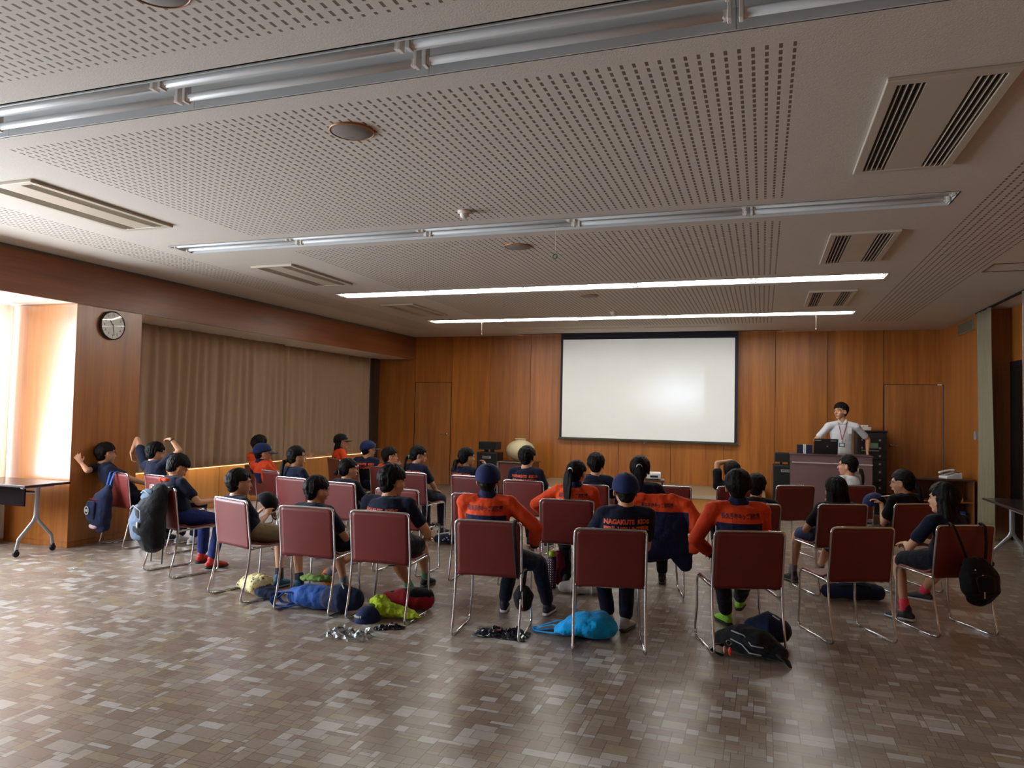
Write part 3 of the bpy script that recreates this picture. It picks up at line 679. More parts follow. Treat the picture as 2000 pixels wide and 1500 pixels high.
# ================================================================ FOLDING TABLES
def folding_table(name, loc, deg, L, Wd, label, legs):
    r = empty(name, loc, deg, label, 'table')
    MB().b2(-L / 2, L / 2, -Wd / 2, Wd / 2, .695, .72).build('tabletop', plain('dark_table_top', srgb(50, 40, 40), .22), r, bevel=.004)
    MB().b2(-L / 2 + .02, L / 2 - (.30 if len(legs) > 1 else .17), -Wd / 2 + .13, -Wd / 2 + .145, .49, .685).build('modesty_panel', plain('table_panel', srgb(20, 12, 14), .9, spec=.05), r, bevel=.003)
    for x in legs:
        mb = MB(); mb.loft([(x, 0, .69), (x, 0, .36)], [(.028, .018)] * 2, (0, 1, 0), 10)
        for s in (-1, 1): mb.loft([(x, 0, .40), (x, s * .03, .33), (x, s * .11, .24), (x, s * .175, .17), (x, s * .195, .07)], [(.02, .014)] * 5, (0, 1, 0), 10)
        mb.b2(x - .02, x + .02, -.17, .17, .67, .695)
        lg = mb.fuse('leg', m_steel, r, .006, 4)
        for s in (-1, 1):
            c = MB(); c.lathe([(0, -.012), (.030, -.012), (.033, 0), (.030, .012), (0, .012)], n=18); c.v = [(x + z, s * .195 + px, .033 + py) for px, py, z in c.v]
            c.b2(x - .016, x + .016, s * .195 - .012, s * .195 + .012, .035, .075); c.build('caster', m_black, lg)
    mb = MB(); mb.tube([(-L / 2 + .1, 0, .62), (legs[-1], 0, .62)], .014); mb.build('crossbar', m_steel, r)
    return r
folding_table('folding_table', (-7.335, 5.42, 0), 0, .98, .50, 'dark topped folding table on casters at the left edge beside the pillar', [.34])
folding_table('folding_table', (2.53, 8.42, 0), 91, 1.7, .45, 'dark folding table with steel legs at the right edge by the curtains', [-.66, .66])

# ================================================================ CHAIRS
t = NT('maroon_vinyl'); v = t.co(); n_ = t.noise(v, 5, 3)
t.setc(t.mix(n_, c4(srgb(104, 36, 34)), c4(srgb(122, 46, 42))), .42, 0, .45); t.bump(t.noise(v, 350, 2), .12, .002); m_maroon = t.m
def arc(p, q, c, k=4):
    """points rounding corner c between p and q (quadratic)"""
    p, q, c = Vector(p), Vector(q), Vector(c); return [(1 - u) ** 2 * p + 2 * u * (1 - u) * c + u * u * q for u in [i / k for i in range(k + 1)]]
def make_chair():
    r = empty('stacking_chair', (0, 0, 0))
    R_ = .0085; W_ = .232
    def yb(z): # back line of the uprights
        return .085 * math.sin(min(1, z / .44) * PI / 2) if z < .44 else .085 - .045 * ((z - .44) / .36)
    path = []
    for s in (-1, 1):
        x = s * W_
        P = [V(x * 1.0, .03, R_)] ; low = [V(x, yb(z), z) for z in (.05, .15, .3, .44)]
        up = [V(x, yb(z), z) for z in (.5, .6, .7, .765)]
        one = arc(V(x, .10, R_), low[0], V(x, .0, R_ - .001)) + low[1:] + up
        path.append(one)
    top = arc(path[0][-1], V(-W_ + .035, .04, .80), V(-W_, .04, .80)) + [V(-.1, .036, .802), V(.1, .036, .802)] + arc(V(W_ - .035, .04, .80), path[1][-1], V(W_, .04, .80))
    mb = MB(); mb.tube(path[0][:-1] + top + path[1][::-1][1:], R_, 8); mb.build('back_frame', m_chrome, r)
    for s in (-1, 1):
        x = s * W_; yf = .50; zs = .425; xi = s * (W_ - .012)
        mb = MB(); pts = [V(x, .08, R_), V(x, yf - .07, R_)] + arc(V(x, yf - .06, R_), V(x, yf - .02, .07), V(x, yf - .015, R_)) + [V(xi, yf - .015, .2), V(xi, yf - .012, .36)] + arc(V(xi, yf - .012, .37), V(xi, yf - .06, zs), V(xi, yf - .012, zs)) + [V(xi, .3, zs - .002), V(xi, .12, zs - .006), V(x, yb(.44) + .004, zs - .01)]
        mb.tube(pts, R_, 8); mb.build('side_frame', m_chrome, r)
        mb = MB(); mb.tube([V(x - s * .018, .088, .445), V(x - s * .018, .082, .50), V(x - s * .004, .08, .505)], .006, 6); mb.tube([V(x - s * .018, .088, .445), V(x - s * .03, .12, .405), V(x - s * .06, .17, .405)], .005, 6); mb.build('link_bracket', m_chrome, r)
        for g in (.17, .36): MB().b2(x - .011, x + .011, g, g + .04, 0, .006).build('glide', m_white, r)
    mb = MB(); mb.tube([V(-W_ + .012, .43, .418), V(0, .43, .405), V(W_ - .012, .43, .418)], .007, 8); mb.tube([V(-W_ + .012, .16, .415), V(0, .16, .402), V(W_ - .012, .16, .415)], .007, 8); mb.build('crossbar', m_chrome, r)
    # seat shell: dished, rounded rear edge, thin with turned-down front
    n, m = 16, 12; vs = []
    for j in range(m + 1):
        w = j / m; y = .105 + .40 * w
        for i in range(n + 1):
            u = -1 + 2 * i / n
            xx = .214 * u * (1 - .10 * max(0, .35 - w) / .35 * abs(u)); yy = y + (.055 * u * u * max(0, 1 - w * 3)) - .012 * u * u * w
            z = .437 + .012 * u * u - .010 * math.sin(PI * w) + .018 * max(0, .2 - w) / .2 - .03 * max(0, w - .86) / .14 * max(0, w - .86) / .14
            vs.append((xx, yy, z))
    fs = [(j * (n + 1) + i, j * (n + 1) + i + 1, (j + 1) * (n + 1) + i + 1, (j + 1) * (n + 1) + i) for j in range(m) for i in range(n)]
    mb = MB(); mb.add(vs, fs, 0, True); o = mb.build('seat', m_maroon, r); so = o.modifiers.new('thick', 'SOLIDIFY'); so.thickness = .011; so.offset = -1
    # back shell
    n, m = 16, 14; vs = []
    for j in range(m + 1):
        w = j / m; z = .425 + .368 * w
        for i in range(n + 1):
            u = -1 + 2 * i / n; rr = 1.0
            if w > .9: rr = 1 - .06 * ((w - .9) / .1) ** 2
            if w < .08: rr = 1 - .05 * ((.08 - w) / .08) ** 2
            xx = (W_ - .0075) * u * rr
            zz = z - .006 * u * u * (1 if w < .1 else 0)
            y = yb(max(z, .44)) - .004 + .012 * (1 - u * u) - .006 * math.sin(w * PI)
            y = yb(max(z, .44)) + (- .022 * (1 - u * u) * (1 - .6 * w)) * .6
            vs.append((xx, y, zz))
    fs = [(j * (n + 1) + i, j * (n + 1) + i + 1, (j + 1) * (n + 1) + i + 1, (j + 1) * (n + 1) + i) for j in range(m) for i in range(n)]
    mb = MB(); mb.add(vs, fs, 0, True); o = mb.build('backrest', m_maroon, r); so = o.modifiers.new('thick', 'SOLIDIFY'); so.thickness = .012; so.offset = 0
    return r
chair0 = make_chair(); first_chair = [True]; CH = {}
def chair(key, x, y, deg, label):
    o = chair0 if first_chair[0] else copy_tree(chair0); first_chair[0] = False
    o.location = (x, y, 0); o.rotation_euler = (0, 0, math.radians(deg)); CH[key] = (x, y, deg)
    return tag(o, label, 'chair', 'maroon stacking chairs facing the screen')
ctop = 'maroon chair, '
chair('C1', -4.06, 4.75, -18, ctop + 'first from the left in the nearest row, child holding a cap')
chair('C2', -3.24, 4.62, 2, ctop + 'second from the left in the nearest row, orange shoe below')
chair('C3', -2.63, 4.65, 4, ctop + 'third from the left in the nearest row, lime cloth on the floor below')
chair('C4', -1.76, 4.60, 7, ctop + 'fourth in the nearest row, black pouch strapped over its right corner')
chair('C5', -.915, 4.63, 14, ctop + 'fifth in the nearest row, sky blue bag lying by its left legs')
chair('C6', -.06, 4.97, 20, ctop + 'sixth in the nearest row, black piped backpack lying below')
chair('C7', .68, 5.52, 26, 'empty ' + ctop + 'seventh in the nearest row')
chair('C8', 1.41, 6.00, 28, ctop + 'rightmost of the nearest row, black bag hanging on its back')
chair('A1', -6.62, 5.98, -14, ctop + 'far left beside the clock pillar, navy backpack on its back')
chair('A2', -6.02, 5.95, -13, ctop + 'second from the far left, its child stretching both arms up')
chair('A3', -5.175, 5.165, -18, ctop + 'left end, grey and black backpack on its back, reading child')
chair('P1', -6.06, 7.55, -18, ctop + 'at the window side under the bareheaded orange jacket child')
chair('P2', -5.50, 7.05, -17, ctop + 'at the window side under the orange jacket child in a blue cap')
chair('Q', -4.74, 6.48, -12, ctop + 'in the second row under the low ponytail girl in navy')
chair('R', -4.06, 6.30, -7, ctop + 'in the second row under the dark haired girl with a white clip')
chair('U', -3.24, 6.05, -3, 'empty ' + ctop + 'in the second row, clear plastic on its seat')
chair('W', -2.43, 6.03, 4, 'empty ' + ctop + 'in the second row behind the blue cap and orange jacket child')
chair('Y', -1.58, 6.02, 8, ctop + 'in the second row under the orange jacket girl with a long ponytail')
chair('G', -.84, 6.22, 13, ctop + 'in the second row with an orange and navy jacket hung over its back')
chair('CC', -.05, 6.54, 21, ctop + 'in the second row just behind the orange jacket child on the right')
chair('EE', .69, 6.93, 27, ctop + 'in the second row under the long haired girl in black')
chair('GG', 1.34, 7.33, 29, ctop + 'right end of the second row under the girl with glasses')
chair('O8', -6.02, 9.24, -34, ctop + 'farthest left by the curtain under the girl in the black cap')
chair('B9', -5.33, 8.62, -38, ctop + 'third row under the boy in the navy cap and navy shirt')
chair('S', -4.62, 8.23, -14, ctop + 'third row under the orange jacket child with glasses')
chair('T', -3.98, 7.74, -8, ctop + 'third row under the girl with the turquoise hair tie')
chair('V', -3.20, 7.68, -9, ctop + 'third row under the girl beside the left loudspeaker')
chair('X', -2.46, 7.47, -2, ctop + 'third row under the boy in front of the vase')
chair('Z', -1.73, 7.40, 9, ctop + 'third row under the short haired boy left of the projector')
chair('AA', -.92, 7.72, 12, 'empty ' + ctop + 'third row, in front of the right half of the screen')
chair('BB', -.22, 8.08, 17, ctop + 'third row under the child with an arm over the head')
chair('DD', .37, 8.56, 29, 'empty ' + ctop + 'third row, left of the podium front')
chair('FF', 1.03, 8.97, 30, ctop + 'third row right end under the girl in a white shirt')

# ================================================================ PEOPLE
def skinmat(name, c):
    t = NT(name); v = t.co(); n_ = t.noise(v, 12, 3); t.setc(t.mix(n_, c4(tuple(x * .92 for x in c)), c4(c)), .5, 0, .4)
    t.p.inputs['Subsurface Weight'].default_value = .0; return t.m
m_skin = skinmat('skin', srgb(206, 152, 118)); m_skin2 = skinmat('skin_tanned', srgb(182, 122, 88))
t = NT('black_hair'); v = t.co('Object', (1, 1, .25)); n_ = t.noise(v, 90, 3); t.setc(t.mix(n_, c4((.0022, .0018, .0018)), c4((.012, .009, .008))), .58, 0, .14); t.bump(n_, .8, .006); m_hair = t.m
NAVY = srgb(22, 27, 48); ORANGE = srgb(226, 74, 28)
m_tee = fabric('navy_tee', NAVY, .9); m_navy = fabric('navy_trousers', srgb(20, 24, 44), .85); m_blue = fabric('blue_trousers', srgb(34, 48, 108), .8)
m_short = fabric('black_shorts', srgb(20, 20, 28), .85); m_khaki = fabric('khaki_shorts', srgb(142, 124, 92), .85); m_cap = fabric('navy_cap_cloth', srgb(26, 36, 78), .8, fold=.08)
m_bcap = fabric('black_cap_cloth', srgb(16, 17, 26), .8, fold=.08); m_shirt = fabric('white_shirt', srgb(214, 216, 222), .8); m_blk = fabric('black_tee', srgb(16, 17, 24), .9)
m_denim = fabric('denim_shorts', srgb(46, 58, 92), .85)
m_eyew = plain('eye_white', srgb(225, 220, 214), .3, var=.02); m_iris = plain('eye_dark', (.008, .006, .005), .25); m_lip = plain('lips', srgb(168, 92, 80), .5)
m_otext = plain('orange_print', srgb(214, 84, 48), .7, var=.05); m_ntext = plain('navy_print', srgb(34, 24, 52), .7, var=.05)
m_glassf = plain('glasses_frame', srgb(60, 62, 90), .3, .4); m_gold = plain('gold_thread', srgb(196, 164, 60), .5); m_silver = plain('silver_thread', srgb(190, 190, 186), .5)
# two-tone jacket: orange yoke and sleeves, navy body, collar and cuffs (a tone value stored per vertex picks the cloth)
t = NT('orange_navy_jacket'); at = t.n('ShaderNodeAttribute', attribute_name='tone'); v = t.co(); n_ = t.noise(v, 12, 3)
k_ = t.math('GREATER_THAN', at.outputs['Fac'], 0.0)
t.setc(t.mix(k_, t.mix(n_, c4(srgb(20, 24, 56)), c4(srgb(28, 34, 76))), t.mix(n_, c4(tuple(x * .85 for x in ORANGE)), c4(ORANGE))), .75, 0, .25)
t.bump(t.noise(v, 11, 3), .4, .05); m_jacket = t.m
SHOES = {}
def lf(key, px, py, z=.085):
    """chair-frame point seen at a photo pixel, at height z"""
    x, y, d = CH[key]; w = onz(px, py, z) - V(x, y, 0); a = math.radians(d)
    return V(w.x * math.cos(a) + w.y * math.sin(a), -w.x * math.sin(a) + w.y * math.cos(a), z)
def lp(key, px, py, yl):
    """chair-frame point seen at a photo pixel, at distance yl in front of the chair line"""
    x, y, d = CH[key]; a = math.radians(d); fw = V(-math.sin(a), math.cos(a), 0); rt = V(math.cos(a), math.sin(a), 0); b = V(x, y, 0)
    rr = Vector(_ray(px, py)); C0 = V(0, 0, EYE); t_ = (b + fw * yl - C0).dot(fw) / rr.dot(fw); w = C0 + rr * t_ - b
    return V(w.dot(rt), w.dot(fw), w.z)
def lx(key, px, py, X):
    d = _ray(px, py); w = Vector(CAM + d * (X / d[0])); x, y, g = CH[key]; a = math.radians(g); w = w - V(x, y, 0)
    return V(w.x * math.cos(a) + w.y * math.sin(a), -w.x * math.sin(a) + w.y * math.cos(a), w.z)
def ik(a, b, l1, l2, pole):
    d = b - a; L = max(min(d.length, (l1 + l2) * .995), abs(l1 - l2) + .01); u = d.normalized(); b2 = a + u * L
    x = (l1 * l1 - l2 * l2 + L * L) / (2 * L); h = math.sqrt(max(l1 * l1 - x * x, 0)); p = pole - u * pole.dot(u)
    if p.length < 1e-4: p = u.orthogonal()
    return a + u * x + p.normalized() * h, b2
def lerp(a, b, t): return a + (b - a) * t
def hand(mb, Wp, d, palm, s=1.0, curl=.55, spread=1.0, side=1):
    """palm, four unequal fingers, thumb; d = finger direction, palm = palm normal"""
    d = d.normalized(); palm = (palm - d * palm.dot(d)).normalized(); lat = d.cross(palm).normalized() * side
    mb.loft([Wp - d * .012 * s, Wp + d * .02 * s, Wp + d * .055 * s, Wp + d * .072 * s], [(.021 * s, .016 * s), (.027 * s, .015 * s), (.033 * s, .013 * s), (.031 * s, .010 * s)], lat, 12, 2)
    for q, L, r in [(-1.5, .050, .0070), (-.5, .062, .0078), (.5, .067, .0080), (1.5, .060, .0078)]:
        b = Wp + d * (.070 - .004 * abs(q)) * s + lat * q * .0175 * s; dd = (d + lat * q * .09 * spread).normalized()
        pts = [b]; c = 0
        for k, f in enumerate((.42, .32, .26)):
            c += curl * (.8 if k == 0 else 1.0); e = (dd * math.cos(c) + palm * math.sin(c)); pts.append(pts[-1] + e * L * f * s)
        mb.loft(pts, [r * s, r * .95 * s, r * .88 * s, r * .75 * s], lat, 8, 2)
    tb = Wp + d * .022 * s + lat * .024 * s; t1 = tb + (d * .55 + lat * .75 + palm * .25).normalized() * .032 * s; t2 = t1 + (d * .8 + lat * .25 + palm * .5).normalized() * .026 * s
    mb.loft([Wp + d * .012 * s + lat * .008 * s, tb, t1, t2], [.014 * s, .0115 * s, .0092 * s, .0078 * s], None, 8, 2)

def back_print(garment, root, body, lines, mat, size, zc, name='lettering', bold=.0012, width=None, back=V(0, -1, 0), side=V(1, 0, 0), cx=0.0, wide=1.0, upv=V(0, 0, 1)):
    """lettering laid on the cloth by following the garment surface"""
    bv = BVHTree.FromPolygons([v.co for v in garment.data.vertices], [list(p.vertices) for p in garment.data.polygons])
    mb = MB(); zo = 0
    for ln in lines:
        vs, fs = textmesh(ln, size, bold)
        if not vs: continue
        if width:
            w = max(v.x for v in vs) - min(v.x for v in vs); k = width / w
            if ln != lines[0]: k = k0
            else: k0 = k
            vs = [V(v.x * k, v.y, 0) for v in vs]
        out = []
        for v in vs:
            o = side * (v.x * wide + cx) + upv * (zc + zo + v.y) + back * .6
            hit = bv.ray_cast(o + body, -back)
            if hit[0] is None: hit = (o + body - back * .45, None, 0, 0)
            out.append(hit[0] + back * .0025)
        mb.add(out, fs); zo -= size * 1.15
    ob = mb.build(name, mat, root, fix=False); return ob

def person(name_key, label, chair_key=None, head=None, look=None, yaw=0, pitch=0, roll=0, hy=.20, hair='short', cap=None, top='tee', bottom='long', shoe=((.02, .02, .03), (.5, .5, .5)),
           arms=None, legs=None, hs=.95, skin=None, twist=None, glasses=False, wear=None, group=None, printed=True, sock=None, frame=None, standing=False, sh=.150, bulk=1.0, fringe=72, tie=None, hand_curl=.55, face_up=False, hair_len=.30, tail=None, lean_x=0, bottom_mat=None, text_z=None):
    skin = skin or m_skin
    if frame is None: cx_, cy_, deg = CH[chair_key]
    else: cx_, cy_, deg = frame
    root = empty('person', (cx_, cy_, 0 if not standing else standing), deg, label, 'person', group)
    if look is not None: yaw = look - deg
    a = math.radians(deg); fw = V(-math.sin(a), math.cos(a), 0); rt = V(math.cos(a), math.sin(a), 0); base = V(cx_, cy_, 0)
    zoff = standing or 0
    # head centre: where the sight line through the photo pixel meets the sitter's own plane
    o = base + fw * hy; rr = Vector(_ray(*head)); C0 = V(0, 0, EYE); tt_ = (o - C0).dot(fw) / rr.dot(fw); Hw = C0 + rr * tt_
    Hc = V((Hw - base).dot(rt), (Hw - base).dot(fw), Hw.z - zoff)
    ya = math.radians(yaw); pa_ = math.radians(pitch); ro = math.radians(roll)
    RH = Matrix.Rotation(ya, 3, 'Z') @ Matrix.Rotation(pa_, 3, 'X') @ Matrix.Rotation(ro, 3, 'Y')
    f, r, u = RH @ V(0, 1, 0), RH @ V(1, 0, 0), RH @ V(0, 0, 1)
    N = Hc - V(0, 0, 1) * (.122 if standing else .092) * hs - f * .030 * hs - u * .02 * hs                # base of neck
    tw = math.radians(twist if twist is not None else max(-22, min(22, yaw * .3))); S_ = V(math.cos(tw), math.sin(tw), 0); Fd = V(-S_.y, S_.x, 0)
    if standing: P = V(N.x + lean_x, N.y - .08, N.z * .60)
    else: P = V(N.x * .25, .215, .540)
    up = (N - P).normalized()
    mid = lerp(P, N, .5) - Fd * (.030 if not standing else .01)
    chest = lerp(P, N, .78) - Fd * .012
    SHL = {}
    for s in (-1, 1): SHL[s] = N + S_ * s * sh - V(0, 0, .050 if not standing else .085) + Fd * .005
    body, cloth, pants = MB(), MB(), MB()
    b = bulk
    tor = [P + up * .012, lerp(P, N, .22), mid, lerp(P, N, .72) - Fd * .018, lerp(P, N, .90) - Fd * .008, N + V(0, 0, -.005)]
    trr = [(.128 * b, .098 * b), (.120 * b, .092 * b), (.118 * b, .088 * b), (.132 * b, .088 * b), (.110 * b, .066 * b), (.052, .046)]
    body.loft(tor, trr, S_, 20, 3)
    body.loft([N - V(0, 0, .03), lerp(N, Hc, .45) , Hc - u * .055 * hs - f * .012 * hs], [.056 * hs, .049 * hs, .049 * hs], None, 14, 2)
    for s in (-1, 1): body.loft([N - V(0, 0, .03) + S_ * s * .04, SHL[s]], [.045, .046 * b], None, 12, 2)
    # head
    RM = Matrix((r, f, u)).transposed()
    def hp(x, y, z): return Hc + (r * x + f * y + u * z) * hs
    body.ell(hp(0, -.012, .028), (.074 * hs, .090 * hs, .085 * hs), RM, 20)
    body.ell(hp(0, .022, -.03), (.060 * hs, .062 * hs, .078 * hs), RM, 18)
    body.ell(hp(0, .052, -.088), (.030 * hs, .026 * hs, .022 * hs), RM, 12)
    for s in (-1, 1):
        body.ell(hp(s * .032, .052, -.03), (.026 * hs, .026 * hs, .030 * hs), RM, 12)
        ea = RM @ Matrix.Rotation(s * .35, 3, 'Z'); body.ell(hp(s * .076, -.004, -.018), (.007 * hs, .019 * hs, .030 * hs), ea, 12)
        body.ell(hp(s * .072, .002, -.026), (.010 * hs, .010 * hs, .016 * hs), RM, 10)
    body.loft([hp(0, .078, .012), hp(0, .086, -.010), hp(0, .096, -.030)], [.0075 * hs, .0095 * hs, .0125 * hs], None, 10, 2)
    body.loft([hp(-.02, .074, -.060), hp(.0, .084, -.060), hp(.02, .074, -.060)], [.010 * hs] * 3, None, 8, 2)
    body.loft([hp(-.045, .070, .018), hp(0, .083, .020), hp(.045, .070, .018)], [.009 * hs] * 3, None, 8, 2)
    # arms
    arms = arms or {}
    LA, LF = .245, .215
    if standing: LA, LF = .29, .25
    AR = {}
    for s in (-1, 1):
        sp = arms.get(s, {})
        wt = Vector(sp.get('w', (N.x * .4 + s * .085, .42, .615)))
        pole = Vector(sp.get('pole', (s * .8, -.5, -.6)))
        E, Wp = ik(SHL[s], wt, LA, LF, pole)
        if 'e' in sp: E = Vector(sp['e']); Wp = wt
        hd = Vector(sp.get('d', (-s * .35, 1, -.15))); pn = Vector(sp.get('palm', (0, 0, -1)))
        body.loft([SHL[s], lerp(SHL[s], E, .4), E], [.043 * b, .038 * b, .031 * b], None, 12, 2)
        body.loft([E, lerp(E, Wp, .35), Wp], [.031 * b, .029 * b, .020], None, 12, 2)
        hand(body, Wp + (Wp - E).normalized() * .008, hd, pn, sp.get('hs', .92 if not standing else 1.05), sp.get('curl', hand_curl), sp.get('spread', 1.2), side=sp.get('thumb', s * -1 if pn.z < 0 else s))
        AR[s] = (SHL[s], E, Wp)
    # legs
    LG = {}; legs = legs or {}
    for s in (-1, 1):
        sp = legs.get(s, {})
        if standing: hip = P + V(s * .085, 0, -.05); ank = V(P.x + s * .11, P.y - .02, .085); kn, ank = ik(hip, ank, .43, .43, V(0, 1, 0))
        else:
            hip = P + V(s * .078, .0, -.012); ank = Vector(sp.get('a', (s * .11, .60, .085))); kneedir = Vector(sp.get('pole', (s * .12, .8, .6)))
            kn = Vector(sp['k']) if 'k' in sp else None
            if kn is None: kn, ank = ik(hip, ank, .375, .365, kneedir)
        LG[s] = (hip, kn, ank, math.radians(sp.get('yaw', -s * 8)), sp.get('pitch', 0))
        body.loft([hip, lerp(hip, kn, .5), kn], [.072 * b, .060 * b, .047 * b], None, 14, 2)
        body.loft([kn, lerp(kn, ank, .3), lerp(kn, ank, .8), ank - V(0, 0, .02)], [.046 * b, .046 * b, .030, .030], None, 14, 2)
    bo = body.fuse('body', skin, root, .0068, 3)
    # eyes, brows, lips
    for s in (-1, 1):
        e = MB(); e.ell(hp(s * .031, .0745, -.002), (.0125 * hs, .007 * hs, .0048 * hs), RM, 12); e.ell(hp(s * .031, .0790, -.002), (.0056 * hs, .0036 * hs, .0047 * hs), RM, 10, mi=1); e.loft([hp(s * .044, .072, .0), hp(s * .031, .0825, .0035), hp(s * .019, .0785, .0005)], [(.0012, .0016)] * 3, None, 6, 1, mi=1); e.build('eye', [m_eyew, m_iris], root, fix=False)
        e = MB(); e.loft([hp(s * .050, .070, .017), hp(s * .034, .0835, .024), hp(s * .015, .087, .020)], [(.0025, .0035)] * 3, None, 6, 1); e.build('eyebrow', m_hair, root)
    e = MB(); e.loft([hp(-.022, .0765, -.061), hp(0, .0935, -.0595), hp(.022, .0765, -.061)], [.003, .0052, .003], None, 8, 1); e.build('lips', m_lip, root)
    if glasses:
        e = MB()
        for s in (-1, 1):
            e.tube([hp(s * .034 + .024 * math.cos(k * PI / 8), .092 - .05 * abs(s * .034 + .024 * math.cos(k * PI / 8)) ** 1.2, -.003 + .016 * math.sin(k * PI / 8)) for k in range(17)], .0016, 6)
            e.tube([hp(s * .058, .086, .004), hp(s * .079, .04, .002), hp(s * .081, -.005, .0)], .0016, 6)
        e.tube([hp(-.010, .093, .0), hp(.010, .093, .0)], .0016, 6); e.build('glasses', m_glassf, root)
    # ---- hair
    hm = MB(); ER = (.084 * hs, .099 * hs, .094 * hs)
    if hair != 'none':
        hm.ell(hp(0, -.024, .036), (.079 * hs, .088 * hs, .084 * hs), RM, 18); hm.ell(hp(0, -.046, -.022), (.060 * hs, .056 * hs, .066 * hs), RM, 16)
        if cap: ER = (.080 * hs, .094 * hs, .086 * hs)
        rs = random.Random(hash(name_key) % 1000 if False else sum(map(ord, name_key)))
        def sph(th, ph, k=1.0):
            th, ph = math.radians(th), math.radians(ph)
            return hp(0, -.012, .020) + r * (ER[0] * k * math.sin(th) * math.sin(ph)) + f * (ER[1] * k * math.sin(th) * math.cos(ph)) + u * (ER[2] * k * math.cos(th))
        long_ = hair in ('long',); tied = hair in ('pony', 'lowpony', 'bun')
        for i in range(58):
            ph = i * 360 / 58 + rs.uniform(-3, 3); ap = abs((ph + 180) % 360 - 180)
            if ap < 52: te = fringe + rs.uniform(-5, 5); 
            elif ap < 78: te = 88 + rs.uniform(-4, 3)
            elif ap < 104: te = (84 if not long_ else 112) + rs.uniform(-3, 3)
            elif ap < 128: te = 112 + rs.uniform(-5, 5)
            else: te = 141 + rs.uniform(-5, 5) if not tied else 136 + rs.uniform(-2, 2)
            n_ = 7; pts = []; rad = []; jit = 1.0 + (rs.uniform(-.03, .055) if not (tied or cap) else 0)
            for j in range(n_):
                q = j / (n_ - 1); th = 6 + (te - 6) * q; dph = (rs.uniform(-3, 3) if not tied else 0) + (8 * q if ap < 52 and not tied else 0)
                kk = jit + (.02 * math.sin(q * PI) if not tied else -.01) - (.07 if q > .6 and ap > 128 else 0) * (q - .6) / .4; pts.append(sph(th, ph + dph, kk)); rad.append((.0125 - .0055 * q) * hs)
            hm.loft(pts, rad, None, 7, 1)
            if long_ and ap > 78:
                e0 = pts[-1]; dn = V(0, 0, -1); L = hair_len * rs.uniform(.88, 1.05); bk = -f
                p = [pts[-2], e0]; 
                for j in range(1, 6):
                    q = j / 5; p.append(e0 + dn * L * q + bk * .018 * math.sin(q * 2.2) + (e0 - Hc - u * (e0 - Hc).dot(u)) * (.14 * math.sin(q * 2.6)))
                hm.loft(p, [.012 * hs] * 4 + [.010, .008, .005], None, 7, 1)
        ho = hm.fuse('hair', m_hair, root, .0052, 0, disp=(.0035, 42))
        if tied:
            tm = MB(); hgt = {'pony': .03, 'lowpony': -.045, 'bun': -.035}[hair]
            kq = hp(0, -.108, hgt); L = tail or (.24 if hair != 'bun' else .03)
            for i in range(14):
                an = i * 2 * PI / 14; off = (r * math.cos(an) + u * math.sin(an)); k1 = rs.uniform(.7, 1.1)
                p = [kq + f * .02 + off * .010, kq - f * .012 + off * .012]
                if hair == 'bun':
                    p += [kq - f * .03 + off * .026, kq - f * .05 + off * .014]
                else:
                    for j in range(1, 7):
                        q = j / 6; p.append(kq - f * (.030 + .022 * math.sin(q * 2)) * hs + V(0, 0, -1) * (L * q ** 1.15) * k1 + off * (.034 * math.sin(.5 + q * 2.3)) + r * (tail_side * q if (tail_side := 0) else 0))
                tm.loft(p, [.009] * 2 + [.013] * (len(p) - 4) + [.011, .005], None, 6, 1)
            tm.fuse('ponytail', m_hair, root, .006, 1)
            tm = MB(); ring = [kq - f * .006 + (r * math.cos(k * PI / 6) + u * math.sin(k * PI / 6)) * .0205 for k in range(13)]; tm.tube(ring, .0065, 8)
            tm.build('hair_tie', tie or plain('dark_tie', srgb(30, 30, 36), .6), root)
    # ---- cap
    if cap:
        cm = m_cap if cap in ('navy', 'navygold') else m_bcap; kq = 1.0; co_ = MB()
        cc = hp(0, -.012, .020); RC = (.093 * hs, .111 * hs, .100 * hs); vs = []; n_ = 26; m_ = 10
        for j in range(m_ + 1):
            pass
            for k in range(n_):
                ph = 2 * PI * k / n_; th = (PI / 2) * j / m_ * (1.07 - .13 * math.cos(ph)); sq = 1 + .10 * math.sin(th) ** 2 * (1 if math.cos(th) > .1 else .6)
                seam = 1 - .012 * (abs(math.cos(3 * ph)) > .985)
                vs.append(cc + (r * (RC[0] * math.sin(th) * math.sin(ph)) + f * (RC[1] * math.sin(th) * math.cos(ph)) + u * (RC[2] * math.cos(th) * sq)) * seam)
        fs = [(j * n_ + k, (j + 1) * n_ + k, (j + 1) * n_ + (k + 1) % n_, j * n_ + (k + 1) % n_) for j in range(m_) for k in range(n_)]
        co_.add(vs, fs, 0, True); cp = co_.build('cap', cm, root, fix=True); so = cp.modifiers.new('thick', 'SOLIDIFY'); so.thickness = .003; so.offset = -1
        # brim
        bm_ = MB(); vs = []; nb = 15
        for side_ in (0, 1):
            for j in range(5):
                for k in range(nb):
                    an = math.radians(-62 + 124 * k / (nb - 1)); inn = V(RC[0] * math.sin(an) * .99, RC[1] * math.cos(an) * .99, 0); ext = .072 * hs * (math.cos(an * .95) ** .55) * j / 4
                    z = -.012 - .10 * ext - .012 * (abs(math.sin(an)) ** 2) * (.4 + j / 4)
                    pnt = inn + V(math.sin(an) * .35, 1, 0).normalized() * ext
                    vs.append(cc + r * pnt.x + f * pnt.y + u * (z - .0035 * side_))
        nn = 5 * nb; fs = []
